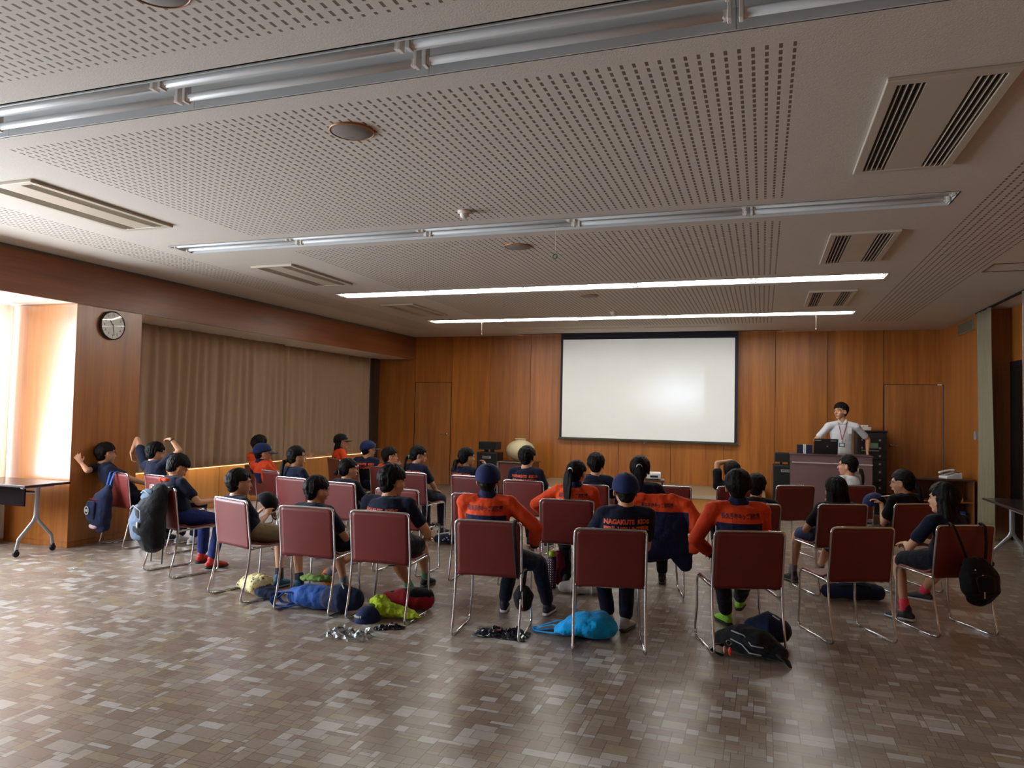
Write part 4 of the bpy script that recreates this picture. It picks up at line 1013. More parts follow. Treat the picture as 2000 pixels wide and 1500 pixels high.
        for sd in (0, 1):
            for j in range(4):
                for k in range(nb - 1):
                    q = [sd * nn + j * nb + k, sd * nn + j * nb + k + 1, sd * nn + (j + 1) * nb + k + 1, sd * nn + (j + 1) * nb + k]; fs.append(q if sd == 0 else q[::-1])
        for k in range(nb - 1): fs.append((4 * nb + k, 4 * nb + k + 1, nn + 4 * nb + k + 1, nn + 4 * nb + k)); fs.append((k, nn + k, nn + k + 1, k + 1))
        for j in range(4): fs.append((j * nb, (j + 1) * nb, nn + (j + 1) * nb, nn + j * nb)); fs.append((j * nb + nb - 1, nn + j * nb + nb - 1, nn + (j + 1) * nb + nb - 1, (j + 1) * nb + nb - 1))
        bm_.add(vs, fs, 0, True); bm_.build('brim', cm, cp)
        q = MB(); q.ell(cc + u * RC[2] * 1.0, (.006, .006, .003), RM, 8); q.build('button', cm, cp)
        if cap in ('navygold', 'black'):     # gold leaves on the brim, silver lettering on the front
            q = MB()
            for k in range(9):
                an = math.radians(-40 + 10 * k); pnt = V(RC[0] * math.sin(an), RC[1] * math.cos(an) + .050 * hs, 0)
                q.ell(cc + r * pnt.x + f * pnt.y + u * (-.012 - .0055), (.008, .004, .0012), RM @ Matrix.Rotation(an * 2, 3, 'Z'), 8)
            q.build('brim_leaves', m_gold, cp)
            q = MB()
            for k in range(5):
                an = math.radians(-22 + 11 * k); th = math.radians(66); pnt = V(RC[0] * math.sin(th) * math.sin(an), RC[1] * math.sin(th) * math.cos(an), RC[2] * math.cos(th) * 1.08)
                q.ell(cc + r * pnt.x * 1.02 + f * pnt.y * 1.02 + u * pnt.z, (.006, .003, .009), RM, 8)
            q.build('cap_emblem', m_silver, cp)
    # ---- upper garment
    infl = .010 if top != 'jacket' else .018
    T2 = [P + up * (.005 if not standing else -.06) + V(0, -.005, 0)] + tor[1:5] + [N + V(0, 0, -.020)]
    R2 = [(x + infl + e, y + infl + e * .6) for (x, y), e in zip(trr, (.016, .010, .004, .002, .002, .0))]
    if top == 'shirt': R2 = [(x + .008, y + .008) for x, y in R2]
    R2[-1] = (.062, .056)
    cloth.loft(T2, R2, S_, 22, 2)
    for s in (-1, 1):
        A, E, Wp = AR[s]
        cloth.loft([N - V(0, 0, .032) + S_ * s * .045, A], [.050, .054 * b + (.006 if top == 'jacket' else 0)], None, 14, 2)
        if top == 'jacket':
            cloth.loft([A, lerp(A, E, .5), E], [.056 * b, .054, .050], None, 14, 2); cloth.loft([E, lerp(E, Wp, .5), lerp(E, Wp, .90)], [.050, .046, .036], None, 14, 2, flat=False)
        elif top == 'shirt': cloth.loft([A, lerp(A, E, .5), lerp(A, E, .74)], [.056, .052, .053], None, 16, 1)
        else: cloth.loft([A, lerp(A, E, .4), lerp(A, E, .66)], [.051 * b, .050, .051], None, 14, 1)
    if top == 'jacket': cloth.loft([N - V(0, 0, .02), lerp(N, Hc, .30) - f * .006], [(.062, .058), (.056, .053)], S_, 16, 1)
    if top == 'shirt':
        cloth.loft([N - V(0, 0, .015) - f * .004, lerp(N, Hc, .26) - f * .008], [(.060, .056), (.053, .050)], S_, 16, 1)
    mats = {'tee': m_tee, 'jacket': m_jacket, 'shirt': m_shirt, 'white': m_shirt, 'black': m_blk}
    gname = {'tee': 't_shirt', 'jacket': 'jacket', 'shirt': 'shirt', 'white': 't_shirt', 'black': 't_shirt'}[top]
    g = cloth.fuse(gname, mats[top], root, .0085, 3, disp=(.0035, 16) if top != 'shirt' else (.004, 14))
    if top == 'jacket':
        co = np.array([v.co[:] for v in g.data.vertices]); 
        def segd(co, a, b_):
            a, b_ = np.array(a), np.array(b_); ab = b_ - a; t_ = np.clip(((co - a) @ ab) / (ab @ ab), 0, 1); return np.linalg.norm(co - (a + t_[:, None] * ab), axis=1), t_
        dt = np.minimum(segd(co, P, mid)[0] , segd(co, mid, N)[0]) - .075
        yoke = N.z - .122
        tone = co[:, 2] - yoke; lat_ = np.abs((co - np.array(N)) @ np.array(S_)); tone = np.maximum(tone, (lat_ - .150) * .9)
        # front opening stays navy below the yoke; sleeves are orange to the cuff
        for s in (-1, 1):
            A, E, Wp = AR[s]; d1, t1 = segd(co, A, E); d2, t2 = segd(co, E, Wp); near = (np.minimum(d1, d2) < .062) & (np.minimum(d1, d2) < dt + .030)
            cuff = (.80 - t2) * .2; val = np.where(d2 < d1, cuff, .05); tone = np.where(near, np.where(t2 > 0, np.minimum(val, .05), val), tone)
        col_ = segd(co, lerp(N, Hc, .06), lerp(N, Hc, .3)); tone = np.where((co[:, 2] > N.z - .012) & (col_[0] < .075), -.01, tone)
        atn = g.data.attributes.new('tone', 'FLOAT', 'POINT'); atn.data.foreach_set('value', tone.astype('f'))
    if printed:
        bdir = -Fd
        if top == 'jacket': back_print(g, root, V(N.x, N.y, 0), ['長久手市キッズ消防団'], m_ntext, .040, N.z - .078 if text_z is None else N.z - text_z, 'back_lettering', .0009, width=.25, back=bdir, side=S_)
        elif top == 'tee': back_print(g, root, V(N.x, N.y, 0), ['NAGAKUTE  KIDS', 'FIRE  VOLUNTEER'], m_otext, .040, N.z - .088 if text_z is None else N.z - text_z, 'back_lettering', .0022, width=.30, back=bdir, side=S_)
    # ---- trousers / shorts
    bm_mat = bottom_mat or {'long': m_navy, 'short': m_short}[bottom]
    pants.loft([P + up * .06, P + up * .02, P + up * .005], [(.136 * b, .108 * b), (.142 * b, .112 * b), (.120 * b, .090 * b)], S_, 18, 2)
    for s in (-1, 1):
        hip, kn, ank, fy, fp = LG[s]
        if bottom == 'long':
            pants.loft([hip, lerp(hip, kn, .5), kn], [.086 * b, .074 * b, .062], None, 14, 2); pants.loft([kn, lerp(kn, ank, .5), lerp(kn, ank, .93)], [.062, .056, .050], None, 14, 1)
        else: pants.loft([hip, lerp(hip, kn, .5), lerp(hip, kn, .86)], [.088 * b, .080 * b, .072], None, 14, 1)
    pants.fuse('trousers' if bottom == 'long' else 'shorts', bm_mat, root, .0085, 3, disp=(.004, 13))
    # ---- shoes
    cs, so_ = shoe; k1 = 'shoe_' + '_'.join('%02d' % int(x * 99) for x in cs); k2 = 'sole_' + '_'.join('%02d' % int(x * 99) for x in so_)
    ms_, mo_ = plain(k1, cs, .6), plain(k2, so_, .6)
    for s in (-1, 1):
        hip, kn, ank, fy, fp = LG[s]
        M = Matrix.Translation(ank) @ Matrix.Rotation(fy, 4, 'Z') @ Matrix.Rotation(math.radians(fp), 4, 'X')
        k = 1.0 if not standing else 1.15
        tr_ = lambda p: M @ (V(*p) * k)
        q = MB(); q.loft([tr_((0, -.045, -.045)), tr_((0, -.01, -.035)), tr_((0, .05, -.045)), tr_((0, .10, -.055)), tr_((0, .135, -.060))], [(.030, .026), (.034, .036), (.036, .030), (.036, .022), (.028, .015)], M.to_3x3() @ V(1, 0, 0), 14, 2)
        q.loft([tr_((0, -.012, -.03)), tr_((0, -.012, .012))], [.036, .035], None, 14, 1)
        so2 = q.fuse('shoe', ms_, root, .006, 2)
        q = MB(); q.loft([tr_((0, -.060, -.072)), tr_((0, -.02, -.072)), tr_((0, .05, -.072)), tr_((0, .10, -.072)), tr_((0, .145, -.070))], [(.028, .012), (.033, .012), (.036, .012), (.040, .012), (.026, .010)], M.to_3x3() @ V(1, 0, 0), 14, 2); q.build('sole', mo_, so2)
        q = MB()
        for j in range(4): y = .018 + .020 * j; zt = -.006 - .011 * j - .0012 * j * j; q.tube([tr_((-.018, y, zt - .006)), tr_((0, y + .004, zt)), tr_((.018, y, zt - .006))], .003, 6)
        q.build('laces', mo_, so2)
        if sock:
            q = MB(); q.loft([lerp(kn, ank, .80), ank - V(0, 0, .005)], [.036, .038], None, 14, 1); q.build('sock', sock, root)
    root['nk'] = name_key; del root['nk']
    return dict(root=root, N=N, Hc=Hc, AR=AR, LG=LG, P=P, hp=hp, f=f, S=S_, Fd=Fd, g=g)
GRN = plain('sock_green', srgb(90, 170, 130), .8); PNK = plain('sock_pink', srgb(236, 70, 96), .8); GRY = plain('sock_grey', srgb(110, 110, 116), .8); NVS = plain('sock_navy', srgb(24, 28, 50), .8)
navyshoe = ((.012, .014, .03), (.75, .75, .78)); dk = ((.014, .014, .016), (.10, .10, .10)); wh = ((.55, .54, .52), (.06, .06, .06)); whb = ((.03, .03, .035), (.6, .6, .62))
TEAL = (srgb(24, 96, 128), srgb(120, 140, 140)); RED = (srgb(196, 44, 30), (.03, .03, .04)); ORS = (srgb(236, 104, 24), srgb(240, 150, 30)); LIME = (srgb(150, 220, 70), (.02, .02, .02))
TURQ = plain('turquoise_tie', srgb(90, 200, 200), .5); CREAM = plain('cream_tie', srgb(200, 190, 120), .6); SILT = plain('silver_clip', srgb(200, 200, 200), .3, .5)
J, K = {}, {}
PP = {}
def P_(k, *a, **kw): PP[k] = person(k, *a, **kw); return PP[k]
# ---- nearest row
P_('C1', 'small boy in navy shirt and khaki shorts, first in the nearest row, cap in hand', 'C1', (468, 943), look=-40, hy=.16, hs=.98, printed=False, bottom='short', bottom_mat=m_khaki, shoe=TEAL, sock=NVS,
   legs={-1: dict(a=lf('C1', 545, 1128)), 1: dict(a=lf('C1', 585, 1138))}, arms={1: dict(w=lp('C1', 520, 1008, .45), pole=(.5, -.2, -1), d=(-.3, .5, .7)), -1: dict(w=lp('C1', 500, 1005, .50), d=(.3, .5, .7))})
P_('C2', 'small boy in navy shirt, second chair of the nearest row, orange shoes', 'C2', (620, 958), look=-34, pitch=-6, hy=.24, hs=.96, printed=False, bottom='short', shoe=ORS, sock=GRY,
   legs={-1: dict(a=(.02, .62, .085)), 1: dict(a=lf('C2', 640, 1120, .12), pitch=-38, k=(.20, .52, .44))})
P_('C3', 'boy in navy printed shirt and shorts, third chair of the nearest row, green socks', 'C3', (767, 940), look=-28, pitch=-5, hy=.30, hs=1.08, bottom='short', shoe=dk, sock=GRN, sh=.182, bulk=1.18,
   legs={-1: dict(a=lf('C3', 800, 1146)), 1: dict(a=lf('C3', 832, 1126), k=lp('C3', 822, 1065, .58))}, arms={1: dict(w=(.20, .48, .57))})
P_('C4', 'child in orange and navy jacket and navy cap, fourth chair of the nearest row', 'C4', (953, 937), look=17, hy=.20, cap='navy', top='jacket', shoe=navyshoe, hs=.98,
   legs={-1: dict(a=lf('C4', 985, 1172), k=(.06, .60, .44)), 1: dict(a=lf('C4', 1070, 1178), k=(.26, .58, .43))}, sh=.160, bulk=1.05, arms={1: dict(w=(.27, .34, .60), pole=(1, -.4, -.3)), -1: dict(w=(-.08, .42, .62))})
P_('C5', 'child in navy cap and navy printed shirt, fifth chair of the nearest row', 'C5', (1221, 957), look=22, hy=.20, cap='navy', hs=.98, shoe=wh, legs={-1: dict(a=lf('C5', 1188, 1200), yaw=-10), 1: dict(a=lf('C5', 1222, 1208), yaw=-25)}, arms={-1: dict(w=(-.05, .40, .62)), 1: dict(w=(.1, .42, .62))})
P_('C6', 'bareheaded child in orange and navy jacket, sixth chair of the nearest row, lime shoes', 'C6', (1441, 950), look=4, hy=.26, top='jacket', shoe=LIME, hs=.98, sh=.162, bulk=1.05,
   legs={-1: dict(a=lf('C6', 1418, 1196), yaw=10), 1: dict(a=lf('C6', 1440, 1180), yaw=-25)}, arms={-1: dict(w=(-.14, .40, .58), pole=(-1, -.3, -.1)), 1: dict(w=(.05, .44, .62))})
P_('C8', 'long haired girl in navy shirt and shorts, rightmost of the nearest row, pink socks', 'C8', (1842, 974), look=54, hy=.24, hair='long', hair_len=.33, printed=False, bottom='short', shoe=whb, sock=PNK, hs=1.02,
   legs={-1: dict(a=lf('C8', 1768, 1190), yaw=30), 1: dict(a=lf('C8', 1796, 1162), yaw=30)}, arms={-1: dict(w=(-.16, .46, .60)), 1: dict(w=(.0, .46, .62))})
# ---- left end
P_('A1', 'boy with glasses beside the pillar, reaching one hand to its edge', 'A1', (207, 886), look=-24, hy=.06, glasses=True, printed=False, hs=1.02, roll=-6,
   arms={-1: dict(e=V(-.21, -.16, .82), w=lx('A1', 160, 906, -6.91), d=(-.15, -.45, .85), palm=(-.8, .5, 0), curl=.25, spread=2.2), 1: dict(w=(.19, .46, .60))})
P_('A2', 'boy by the pillar with both bare arms raised over the head', 'A2', (304, 884), look=-22, pitch=-12, hy=.17, printed=False, shoe=((.5, .5, .5), (.6, .6, .6)),
   legs={-1: dict(a=lf('A2', 352, 1046)), 1: dict(a=lf('A2', 378, 1048))},
   arms={-1: dict(e=lp('A2', 268, 858, .20), w=lp('A2', 257, 884, .10), d=(.35, .1, -.9), palm=(.9, .4, 0), curl=.2, spread=2), 1: dict(e=lp('A2', 351, 880, .30), w=lp('A2', 334, 858, .24), d=(-.95, .1, -.1), palm=(0, 0, -1), curl=.3)})
P_('A3', 'boy in navy shirt bent over a paper, red shoes, beside the grey black backpack', 'A3', (348, 912), look=-26, pitch=-34, hy=.25, hs=1.0, hair='short', printed=False, shoe=RED, bottom_mat=m_blue,
   legs={-1: dict(a=lf('A3', 395, 1082)), 1: dict(a=lf('A3', 415, 1092))}, arms={-1: dict(w=(-.03, .50, .64)), 1: dict(w=(.12, .50, .65))})
P_('P1', 'bareheaded child in orange jacket at the window, half hidden by the blue cap child', 'P1', (508, 868), look=-20, hy=.14, top='jacket', printed=False, hs=1.0)
P_('P2', 'child in blue cap and orange jacket at the window, in profile', 'P2', (514, 884), look=-46, hy=.13, top='jacket', printed=False, cap='navygold', hs=1.0)
P_('Q', 'girl with a low ponytail and navy shirt in the second row, profile to the right', 'Q', (580, 892), look=-44, hy=.22, hair='lowpony', fringe=66, hs=1.0, printed=False)
P_('R', 'dark haired girl with white clip at the neck, second row, looking right', 'R', (681, 916), look=-40, hy=.24, hair='bun', tie=SILT, printed=False, top='black', hs=.96)
P_('Y', 'girl in orange navy jacket with long black ponytail and silver clip, second row', 'Y', (1127, 924), look=-18, hy=.22, hair='pony', tail=.30, tie=SILT, top='jacket', hs=.98, sh=.155,
   legs={-1: dict(a=lf('Y', 1105, 1130)), 1: dict(a=lf('Y', 1130, 1140))}, arms={-1: dict(w=(-.22, .38, .60), pole=(-1, -.3, -.2)), 1: dict(w=(.1, .44, .62))}, shoe=dk)
P_('G', 'girl in navy with tied long hair, seated before the hung orange jacket', 'G', (1250, 917), look=6, hy=.26, hair='pony', tail=.22, tie=SILT, hs=1.04, printed=False, sh=.16, shoe=dk)
P_('CC', 'dark haired child behind the right orange jacket child, mostly hidden', 'CC', (1477, 950), look=-4, hy=.26, printed=False, top='black', hs=.95, shoe=dk)
P_('EE', 'girl in black with long loose hair and denim shorts, second row right', 'EE', (1631, 956), look=32, hy=.25, hair='long', hair_len=.20, top='black', printed=False, bottom='short', bottom_mat=m_denim, hs=1.0, shoe=dk, sock=GRY,
   legs={-1: dict(a=lf('EE', 1548, 1118)), 1: dict(a=lf('EE', 1600, 1110))})
P_('GG', 'girl with glasses in black holding a white sheet and navy cap, right', 'GG', (1762, 942), look=70, pitch=-6, hy=.26, hair='lowpony', fringe=68, glasses=True, top='black', printed=False, hs=1.0, bottom='short', shoe=dk,
   arms={-1: dict(w=lp('GG', 1722, 985, .42), pole=(-.3, -.2, -1), d=(-.6, .5, .5)), 1: dict(w=lp('GG', 1740, 980, .52), d=(-.6, .3, .4))})
# ---- third row
P_('O8', 'girl in black cap with silver letters and orange jacket by the curtain', 'O8', (667, 862), look=-66, pitch=5, hy=.22, hair='long', hair_len=.20, cap='black', top='jacket', printed=False, hs=1.0)
P_('B9', 'boy in navy cap and navy printed shirt before the dark corner', 'B9', (720, 877), look=-36, hy=.24, cap='navygold', hs=1.02, twist=40)
P_('S', 'boy with glasses and orange jacket holding a white card at his chin', 'S', (762, 891), look=-56, hy=.24, glasses=True, top='jacket', printed=False, hs=1.0, arms={1: dict(w=lp('S', 778, 925, .40), pole=(.5, 0, -1), d=(-.2, .1, 1), palm=(-1, 0, 0))})
P_('T', 'girl with turquoise hair tie and navy shirt, third row, smiling right', 'T', (818, 889), look=-60, pitch=-10, hy=.26, hair='lowpony', tie=TURQ, fringe=68, hs=1.02, arms={1: dict(w=lp('T', 852, 958, .45))})
P_('V', 'ponytail girl in navy printed shirt left of the loudspeaker, hand at mouth', 'V', (912, 893), look=-42, hy=.22, hair='lowpony', hs=1.0, tail=.10, arms={1: dict(w=lp('V', 950, 912, .36), e=lp('V', 948, 950, .40), d=(-.5, .0, .8), palm=(-.8, -.3, 0))})
P_('X', 'short haired boy in navy printed shirt in front of the cream vase', 'X', (1030, 893), look=-6, hy=.22, hs=1.04, sh=.158)
P_('Z', 'short haired boy in plain navy shirt left of the white projector', 'Z', (1164, 907), look=6, hy=.24, hs=1.04, printed=False)
P_('BB', 'child in navy with one bare arm folded over the head, third row', 'BB', (1430, 922), look=-4, pitch=-12, hy=.28, hs=1.0, printed=False, top='black', arms={-1: dict(e=lp('BB', 1401, 905, .30), w=lp('BB', 1428, 900, .36), d=(.9, .1, -.3), palm=(0, 0, -1), curl=.3)})
P_('FF', 'girl in a white shirt with a ponytail, third row before the podium', 'FF', (1655, 909), look=74, hy=.24, hair='lowpony', tie=CREAM, top='white', printed=False, fringe=66, hs=1.04, tail=.16)
m_paperw = plain('shirt_button', srgb(200, 200, 205), .4)
# ---- presenter on the stage
CH['pres'] = (1.19, 12.62, 178)
p = P_('pres', 'standing man in a white shirt with pink lanyard behind the podium', None, (1642, 803), look=136, frame=(1.19, 12.62, 178), hy=.10, standing=.0001, top='shirt', printed=False, hs=1.14, sh=.205, bulk=1.22, fringe=74, shoe=dk, bottom_mat=m_short, twist=4, skin=m_skin,
       arms={1: dict(w=lp('pres', 1603, 872, .36), pole=(1, -.5, -.7), d=(-.3, .8, -.4), palm=(0, 0, -1)), -1: dict(w=lp('pres', 1694, 884, .10), pole=(-.6, -.8, 0), d=(-.15, .3, -1), palm=(.9, .2, 0), curl=.5)})
N_, S2, F2 = p['N'], p['S'], p['Fd']
mb = MB(); bvp = BVHTree.FromPolygons([v.co for v in p['g'].data.vertices], [list(q.vertices) for q in p['g'].data.polygons])
def on_chest(x, z):
    o = V(N_.x, N_.y, 0) + S2 * x + V(0, 0, z) + F2 * .6; h = bvp.ray_cast(o, -F2); return (h[0] if h[0] else o - F2 * .48) + F2 * .005
for s in (-1, 1):
    pts = [N_ + S2 * s * .058 - F2 * .02 + V(0, 0, .035)] + [on_chest(s * .062 * (1 - q) + 0.012 * q, N_.z - .02 - .27 * q) for q in (0, .25, .5, .75, 1)]
    mb.loft(pts, [(.006, .0018)] * 6, S2, 6, 1)
ln = mb.build('lanyard', plain('pink_ribbon', srgb(176, 74, 100), .6), p['root'])
c = on_chest(.012, N_.z - .37); mb = MB(); mb.box(c, (.085, .006, .06)); bd = mb.build('name_badge', plain('badge_frame', (.02, .02, .025), .4), ln, bevel=.002)
mb = MB(); mb.box(c + F2 * .0035, (.066, .002, .040)); mb.build('badge_card', plain('badge_card', srgb(205, 212, 225), .4), bd) if False else mb.build('badge_card', plain('badge_card', srgb(205, 212, 225), .4), ln)
mb = MB(); mb.tube([on_chest(.012, N_.z - .29), on_chest(.012, N_.z - .34)], .006); mb.build('clip', plain('yellow_clip', srgb(200, 170, 60), .4), ln)
c = on_chest(-.085, N_.z - .14); mb = MB(); mb.box(c - F2 * .002, (.09, .004, .10)); mb.build('breast_pocket', m_shirt, p['root'], bevel=.002)
for k in range(4):
    c = on_chest(0, N_.z - .08 - .085 * k); MB().ell(c - F2 * .001, (.006, .004, .006)).build('button', m_paperw, p['root'])
for s in (-1, 1):
    a0, a1 = on_chest(s * .012, N_.z - .045), on_chest(s * .060, N_.z - .035); b0 = N_ + S2 * s * .050 + F2 * .035 + V(0, 0, .035)
    MB().loft([a0 + F2 * .004, lerp(a0, b0, .5) + F2 * .012 + S2 * s * .01, b0], [(.022, .004), (.026, .005), (.016, .004)], S2, 8, 1).build('collar_flap', m_shirt, p['root'])
# glimpses worn by sitters
w = PP['A2']['AR'][1][2]; w0 = PP['A2']['AR'][1][1]; d = (w - w0).normalized(); q = d.orthogonal().normalized(); q2 = d.cross(q)
MB().tube([w - d * .012 + (q * math.cos(k * PI / 8) + q2 * math.sin(k * PI / 8)) * .024 for k in range(17)], .006, 8).build('wristband', m_black, PP['A2']['root'])

# ================================================================ BAGS AND BELONGINGS
m_plast = NT('clear_plastic'); a_ = m_plast.n('ShaderNodeBsdfGlossy'); a_.inputs['Roughness'].default_value = .18; b_ = m_plast.n('ShaderNodeBsdfTransparent'); b_.inputs[0].default_value = (.93, .95, .96, 1)
c_ = m_plast.n('ShaderNodeMixShader'); lw = m_plast.n('ShaderNodeLayerWeight'); lw.inputs[0].default_value = .35
m_plast.l(m_plast.math('ADD', m_plast.math('MULTIPLY', lw.outputs[1], .12), .02), c_.inputs[0]); m_plast.l(b_.outputs[0], c_.inputs[1]); m_plast.l(a_.outputs[0], c_.inputs[2]); m_plast.l(c_.outputs[0], m_plast.out.inputs[0]); m_plast = m_plast.m
def hang(key, name, label, cat='bag', x=0, y=0, z=0, group=None):
    cx_, cy_, d = CH[key]; a = math.radians(d); p = V(cx_ + x * math.cos(a) - y * math.sin(a), cy_ + x * math.sin(a) + y * math.cos(a), z)
    return empty(name, p, d, label, cat, group)
def ground(px, py, name, label, deg=0, cat='bag', z=0, group=None):
    w = onz(px, py, z); return empty(name, (w.x, w.y, z), deg, label, cat, group)
F_NAVY = fabric('bag_navy', srgb(26, 36, 66), .8, fs=14); F_BLACK = fabric('bag_black', srgb(17, 17, 20), .75, fs=14); F_GREY = fabric('bag_bluegrey', srgb(92, 108, 130), .8, fs=14)
F_BLUE = fabric('bag_blue', srgb(34, 78, 150), .7, fs=16); F_CYAN = fabric('bag_cyan', srgb(10, 166, 244), .75, fs=12, fold=.6); F_LIME = fabric('cloth_lime', srgb(172, 198, 44), .8, fs=16, fold=.7)
F_GREEN = fabric('cloth_green', srgb(112, 142, 66), .8, fs=14, fold=.5); F_RED = fabric('cloth_red', srgb(150, 30, 36), .8, fs=14); F_TOTE = fabric('tote_grey_white', srgb(170, 166, 160), .85, fs=12)
F_CRIM = fabric('cloth_crimson', srgb(120, 30, 56), .8, fs=14)
t = NT('floral_cloth'); v = t.co(); vo = t.n('ShaderNodeTexVoronoi'); t.l(v, vo.inputs['Vector']); vo.inputs['Scale'].default_value = 34
k_ = t.math('LESS_THAN', vo.outputs['Distance'], .33); wn = t.n('ShaderNodeSeparateColor'); t.l(vo.outputs['Color'], wn.inputs[0]); k2 = t.math('GREATER_THAN', wn.outputs[0], .5)
t.setc(t.mix(t.math('MULTIPLY', k_, k2), t.mix(t.math('MULTIPLY', k_, .8), c4(srgb(222, 210, 160)), c4(srgb(196, 160, 60))), c4(srgb(70, 70, 80))), .85, 0, .2); t.bump(t.noise(v, 14, 3), .6, .04); F_FLOR = t.m
def strap(root, pts, mat, w=.018, name='strap'):
    mb = MB(); mb.loft(pts, [(w, .0025)] * len(pts), (1, 0, 0), 8, 1); return mb.build(name, mat, root)

# navy backpack on the chair beside the pillar
r = hang('A1', 'backpack', 'navy backpack with a round white emblem, hanging on the chair beside the pillar', x=.01, y=.005)
mb = MB(); mb.loft([(0, -.05, .64), (0, -.09, .56), (-.01, -.12, .44), (-.01, -.12, .32), (0, -.10, .25)], [(.05, .035), (.11, .08), (.145, .10), (.145, .105), (.10, .08)], (1, 0, 0), 20, 3); mb.fuse('bag_body', F_NAVY, r, .009, 2, (.006, 12))
mb = MB(); mb.loft([(-.02, -.21, .50), (-.02, -.225, .42), (-.02, -.215, .33)], [(.08, .02), (.09, .028), (.08, .02)], (1, 0, 0), 14, 2); mb.fuse('front_pocket', F_NAVY, r, .008, 2)
for s in (-.07, .01): strap(r, [(s, .06, .76), (s, .04, .815), (s, .0, .80), (s * .8, -.03, .70), (s * .6, -.05, .62)], F_BLUE, .016)
mb = MB(); mb.lathe([(.034, 0), (.045, 0), (.045, .003), (.034, .003)], n=28); mb.b2(-.02, .016, -.003, .006, 0, .003); mb.tube([(.02 * math.cos(a), .012 * math.sin(2 * a), .002) for a in np.linspace(0, 2 * PI, 20)], .004, 6)
mb.v = [(x - .02, -.256 - z, y + .42) for x, y, z in mb.v]; mb.build('emblem', m_silver, r)
mb = MB(); mb.tube([(-.10, -.19, .53), (-.02, -.21, .535), (.06, -.18, .53)], .004, 6); mb.build('red_zip', F_RED, r)
mb = MB(); mb.ell((-.03, -.175, .245), (.07, .03, .03)); mb.build('bottom_patch', fabric('patch_pink_white', srgb(200, 170, 176), .8), r)
# grey and black backpack
r = hang('A3', 'backpack', 'large black and grey blue backpack hanging on the left end chair of the reading boy', x=.08, y=.04, z=.055)
mb = MB(); mb.loft([(.0, -.06, .74), (.0, -.09, .66), (-.01, -.13, .54), (-.01, -.14, .40), (.0, -.11, .27)], [(.09, .05), (.14, .09), (.165, .125), (.17, .13), (.13, .10)], (1, 0, 0), 22, 3); mb.fuse('bag_body', F_BLACK, r, .009, 2, (.006, 11))
mb = MB(); mb.loft([(-.05, -.205, .58), (-.05, -.235, .46), (-.045, -.225, .32)], [(.095, .028), (.125, .04), (.105, .03)], (1, 0, 0), 16, 2); mb.fuse('front_pocket', F_GREY, r, .008, 2)
mb = MB(); mb.loft([(-.03, -.145, .72), (-.035, -.165, .655)], [(.075, .022), (.09, .03)], (1, 0, 0), 16, 2); mb.fuse('top_pocket', F_GREY, r, .008, 2)
mb = MB(); mb.tube([(-.15, -.245, .56), (-.06, -.262, .60), (.03, -.245, .56), (.06, -.25, .40)], .005, 6); mb.tube([(-.10, -.178, .70), (-.03, -.192, .73), (.04, -.178, .70)], .005, 6); mb.build('piping', plain('pale_piping', srgb(160, 168, 176), .6), r)
for s in (-.08, .10): strap(r, [(s, .05, .715), (s, .01, .765), (s, -.02, .75), (s, -.05, .70), (s, -.06, .63)], F_BLACK, .02)
for s in (-.10, .09): strap(r, [(s, -.05, .30), (s, -.06, .20), (s * 1.02, -.065, .08)], F_BLACK, .012, 'loose_strap')
mb = MB(); mb.ell((.04, -.27, .44), (.014, .008, .03)); mb.build('white_tag', m_silver, r)
mb = MB(); mb.ell((.0, -.01, .815), (.05, .03, .02)); mb.ell((-.07, -.01, .81), (.03, .03, .02)); mb.fuse('orange_loop', fabric('orange_cloth', ORANGE, .8), r, .006, 2)
# black bag on the rightmost chair
r = hang('C8', 'shoulder_bag', 'round black bag hanging from the back of the rightmost chair of the nearest row', x=.0, y=.0, z=.05)
mb = MB(); mb.loft([(0, -.05, .50), (0, -.08, .42), (0, -.09, .32), (0, -.08, .27)], [(.10, .05), (.15, .08), (.145, .09), (.10, .06)], (1, 0, 0), 20, 3); mb.fuse('bag_body', F_BLACK, r, .009, 2, (.008, 11))
mb = MB(); mb.loft([(-.02, -.155, .42), (-.02, -.17, .34)], [(.08, .02), (.07, .02)], (1, 0, 0), 14, 2); mb.fuse('front_pocket', F_BLACK, r, .008, 2)
strap(r, [(-.13, .07, .73), (-.13, .045, .772), (-.13, .0, .75), (-.09, -.02, .63), (-.05, -.04, .50)], F_BLACK, .012); strap(r, [(.12, .07, .73), (.12, .045, .772), (.12, .0, .75), (.11, -.02, .63), (.08, -.04, .50)], F_BLACK, .014)
mb = MB(); mb.b2(-.065, -.058, -.198, -.194, .29, .335); mb.build('yellow_tag', m_gold, r); mb = MB(); mb.ell((-.05, -.165, .44), (.006, .006, .006)); mb.ell((-.075, -.13, .47), (.006, .006, .006)); mb.build('rivet', m_chrome, r)
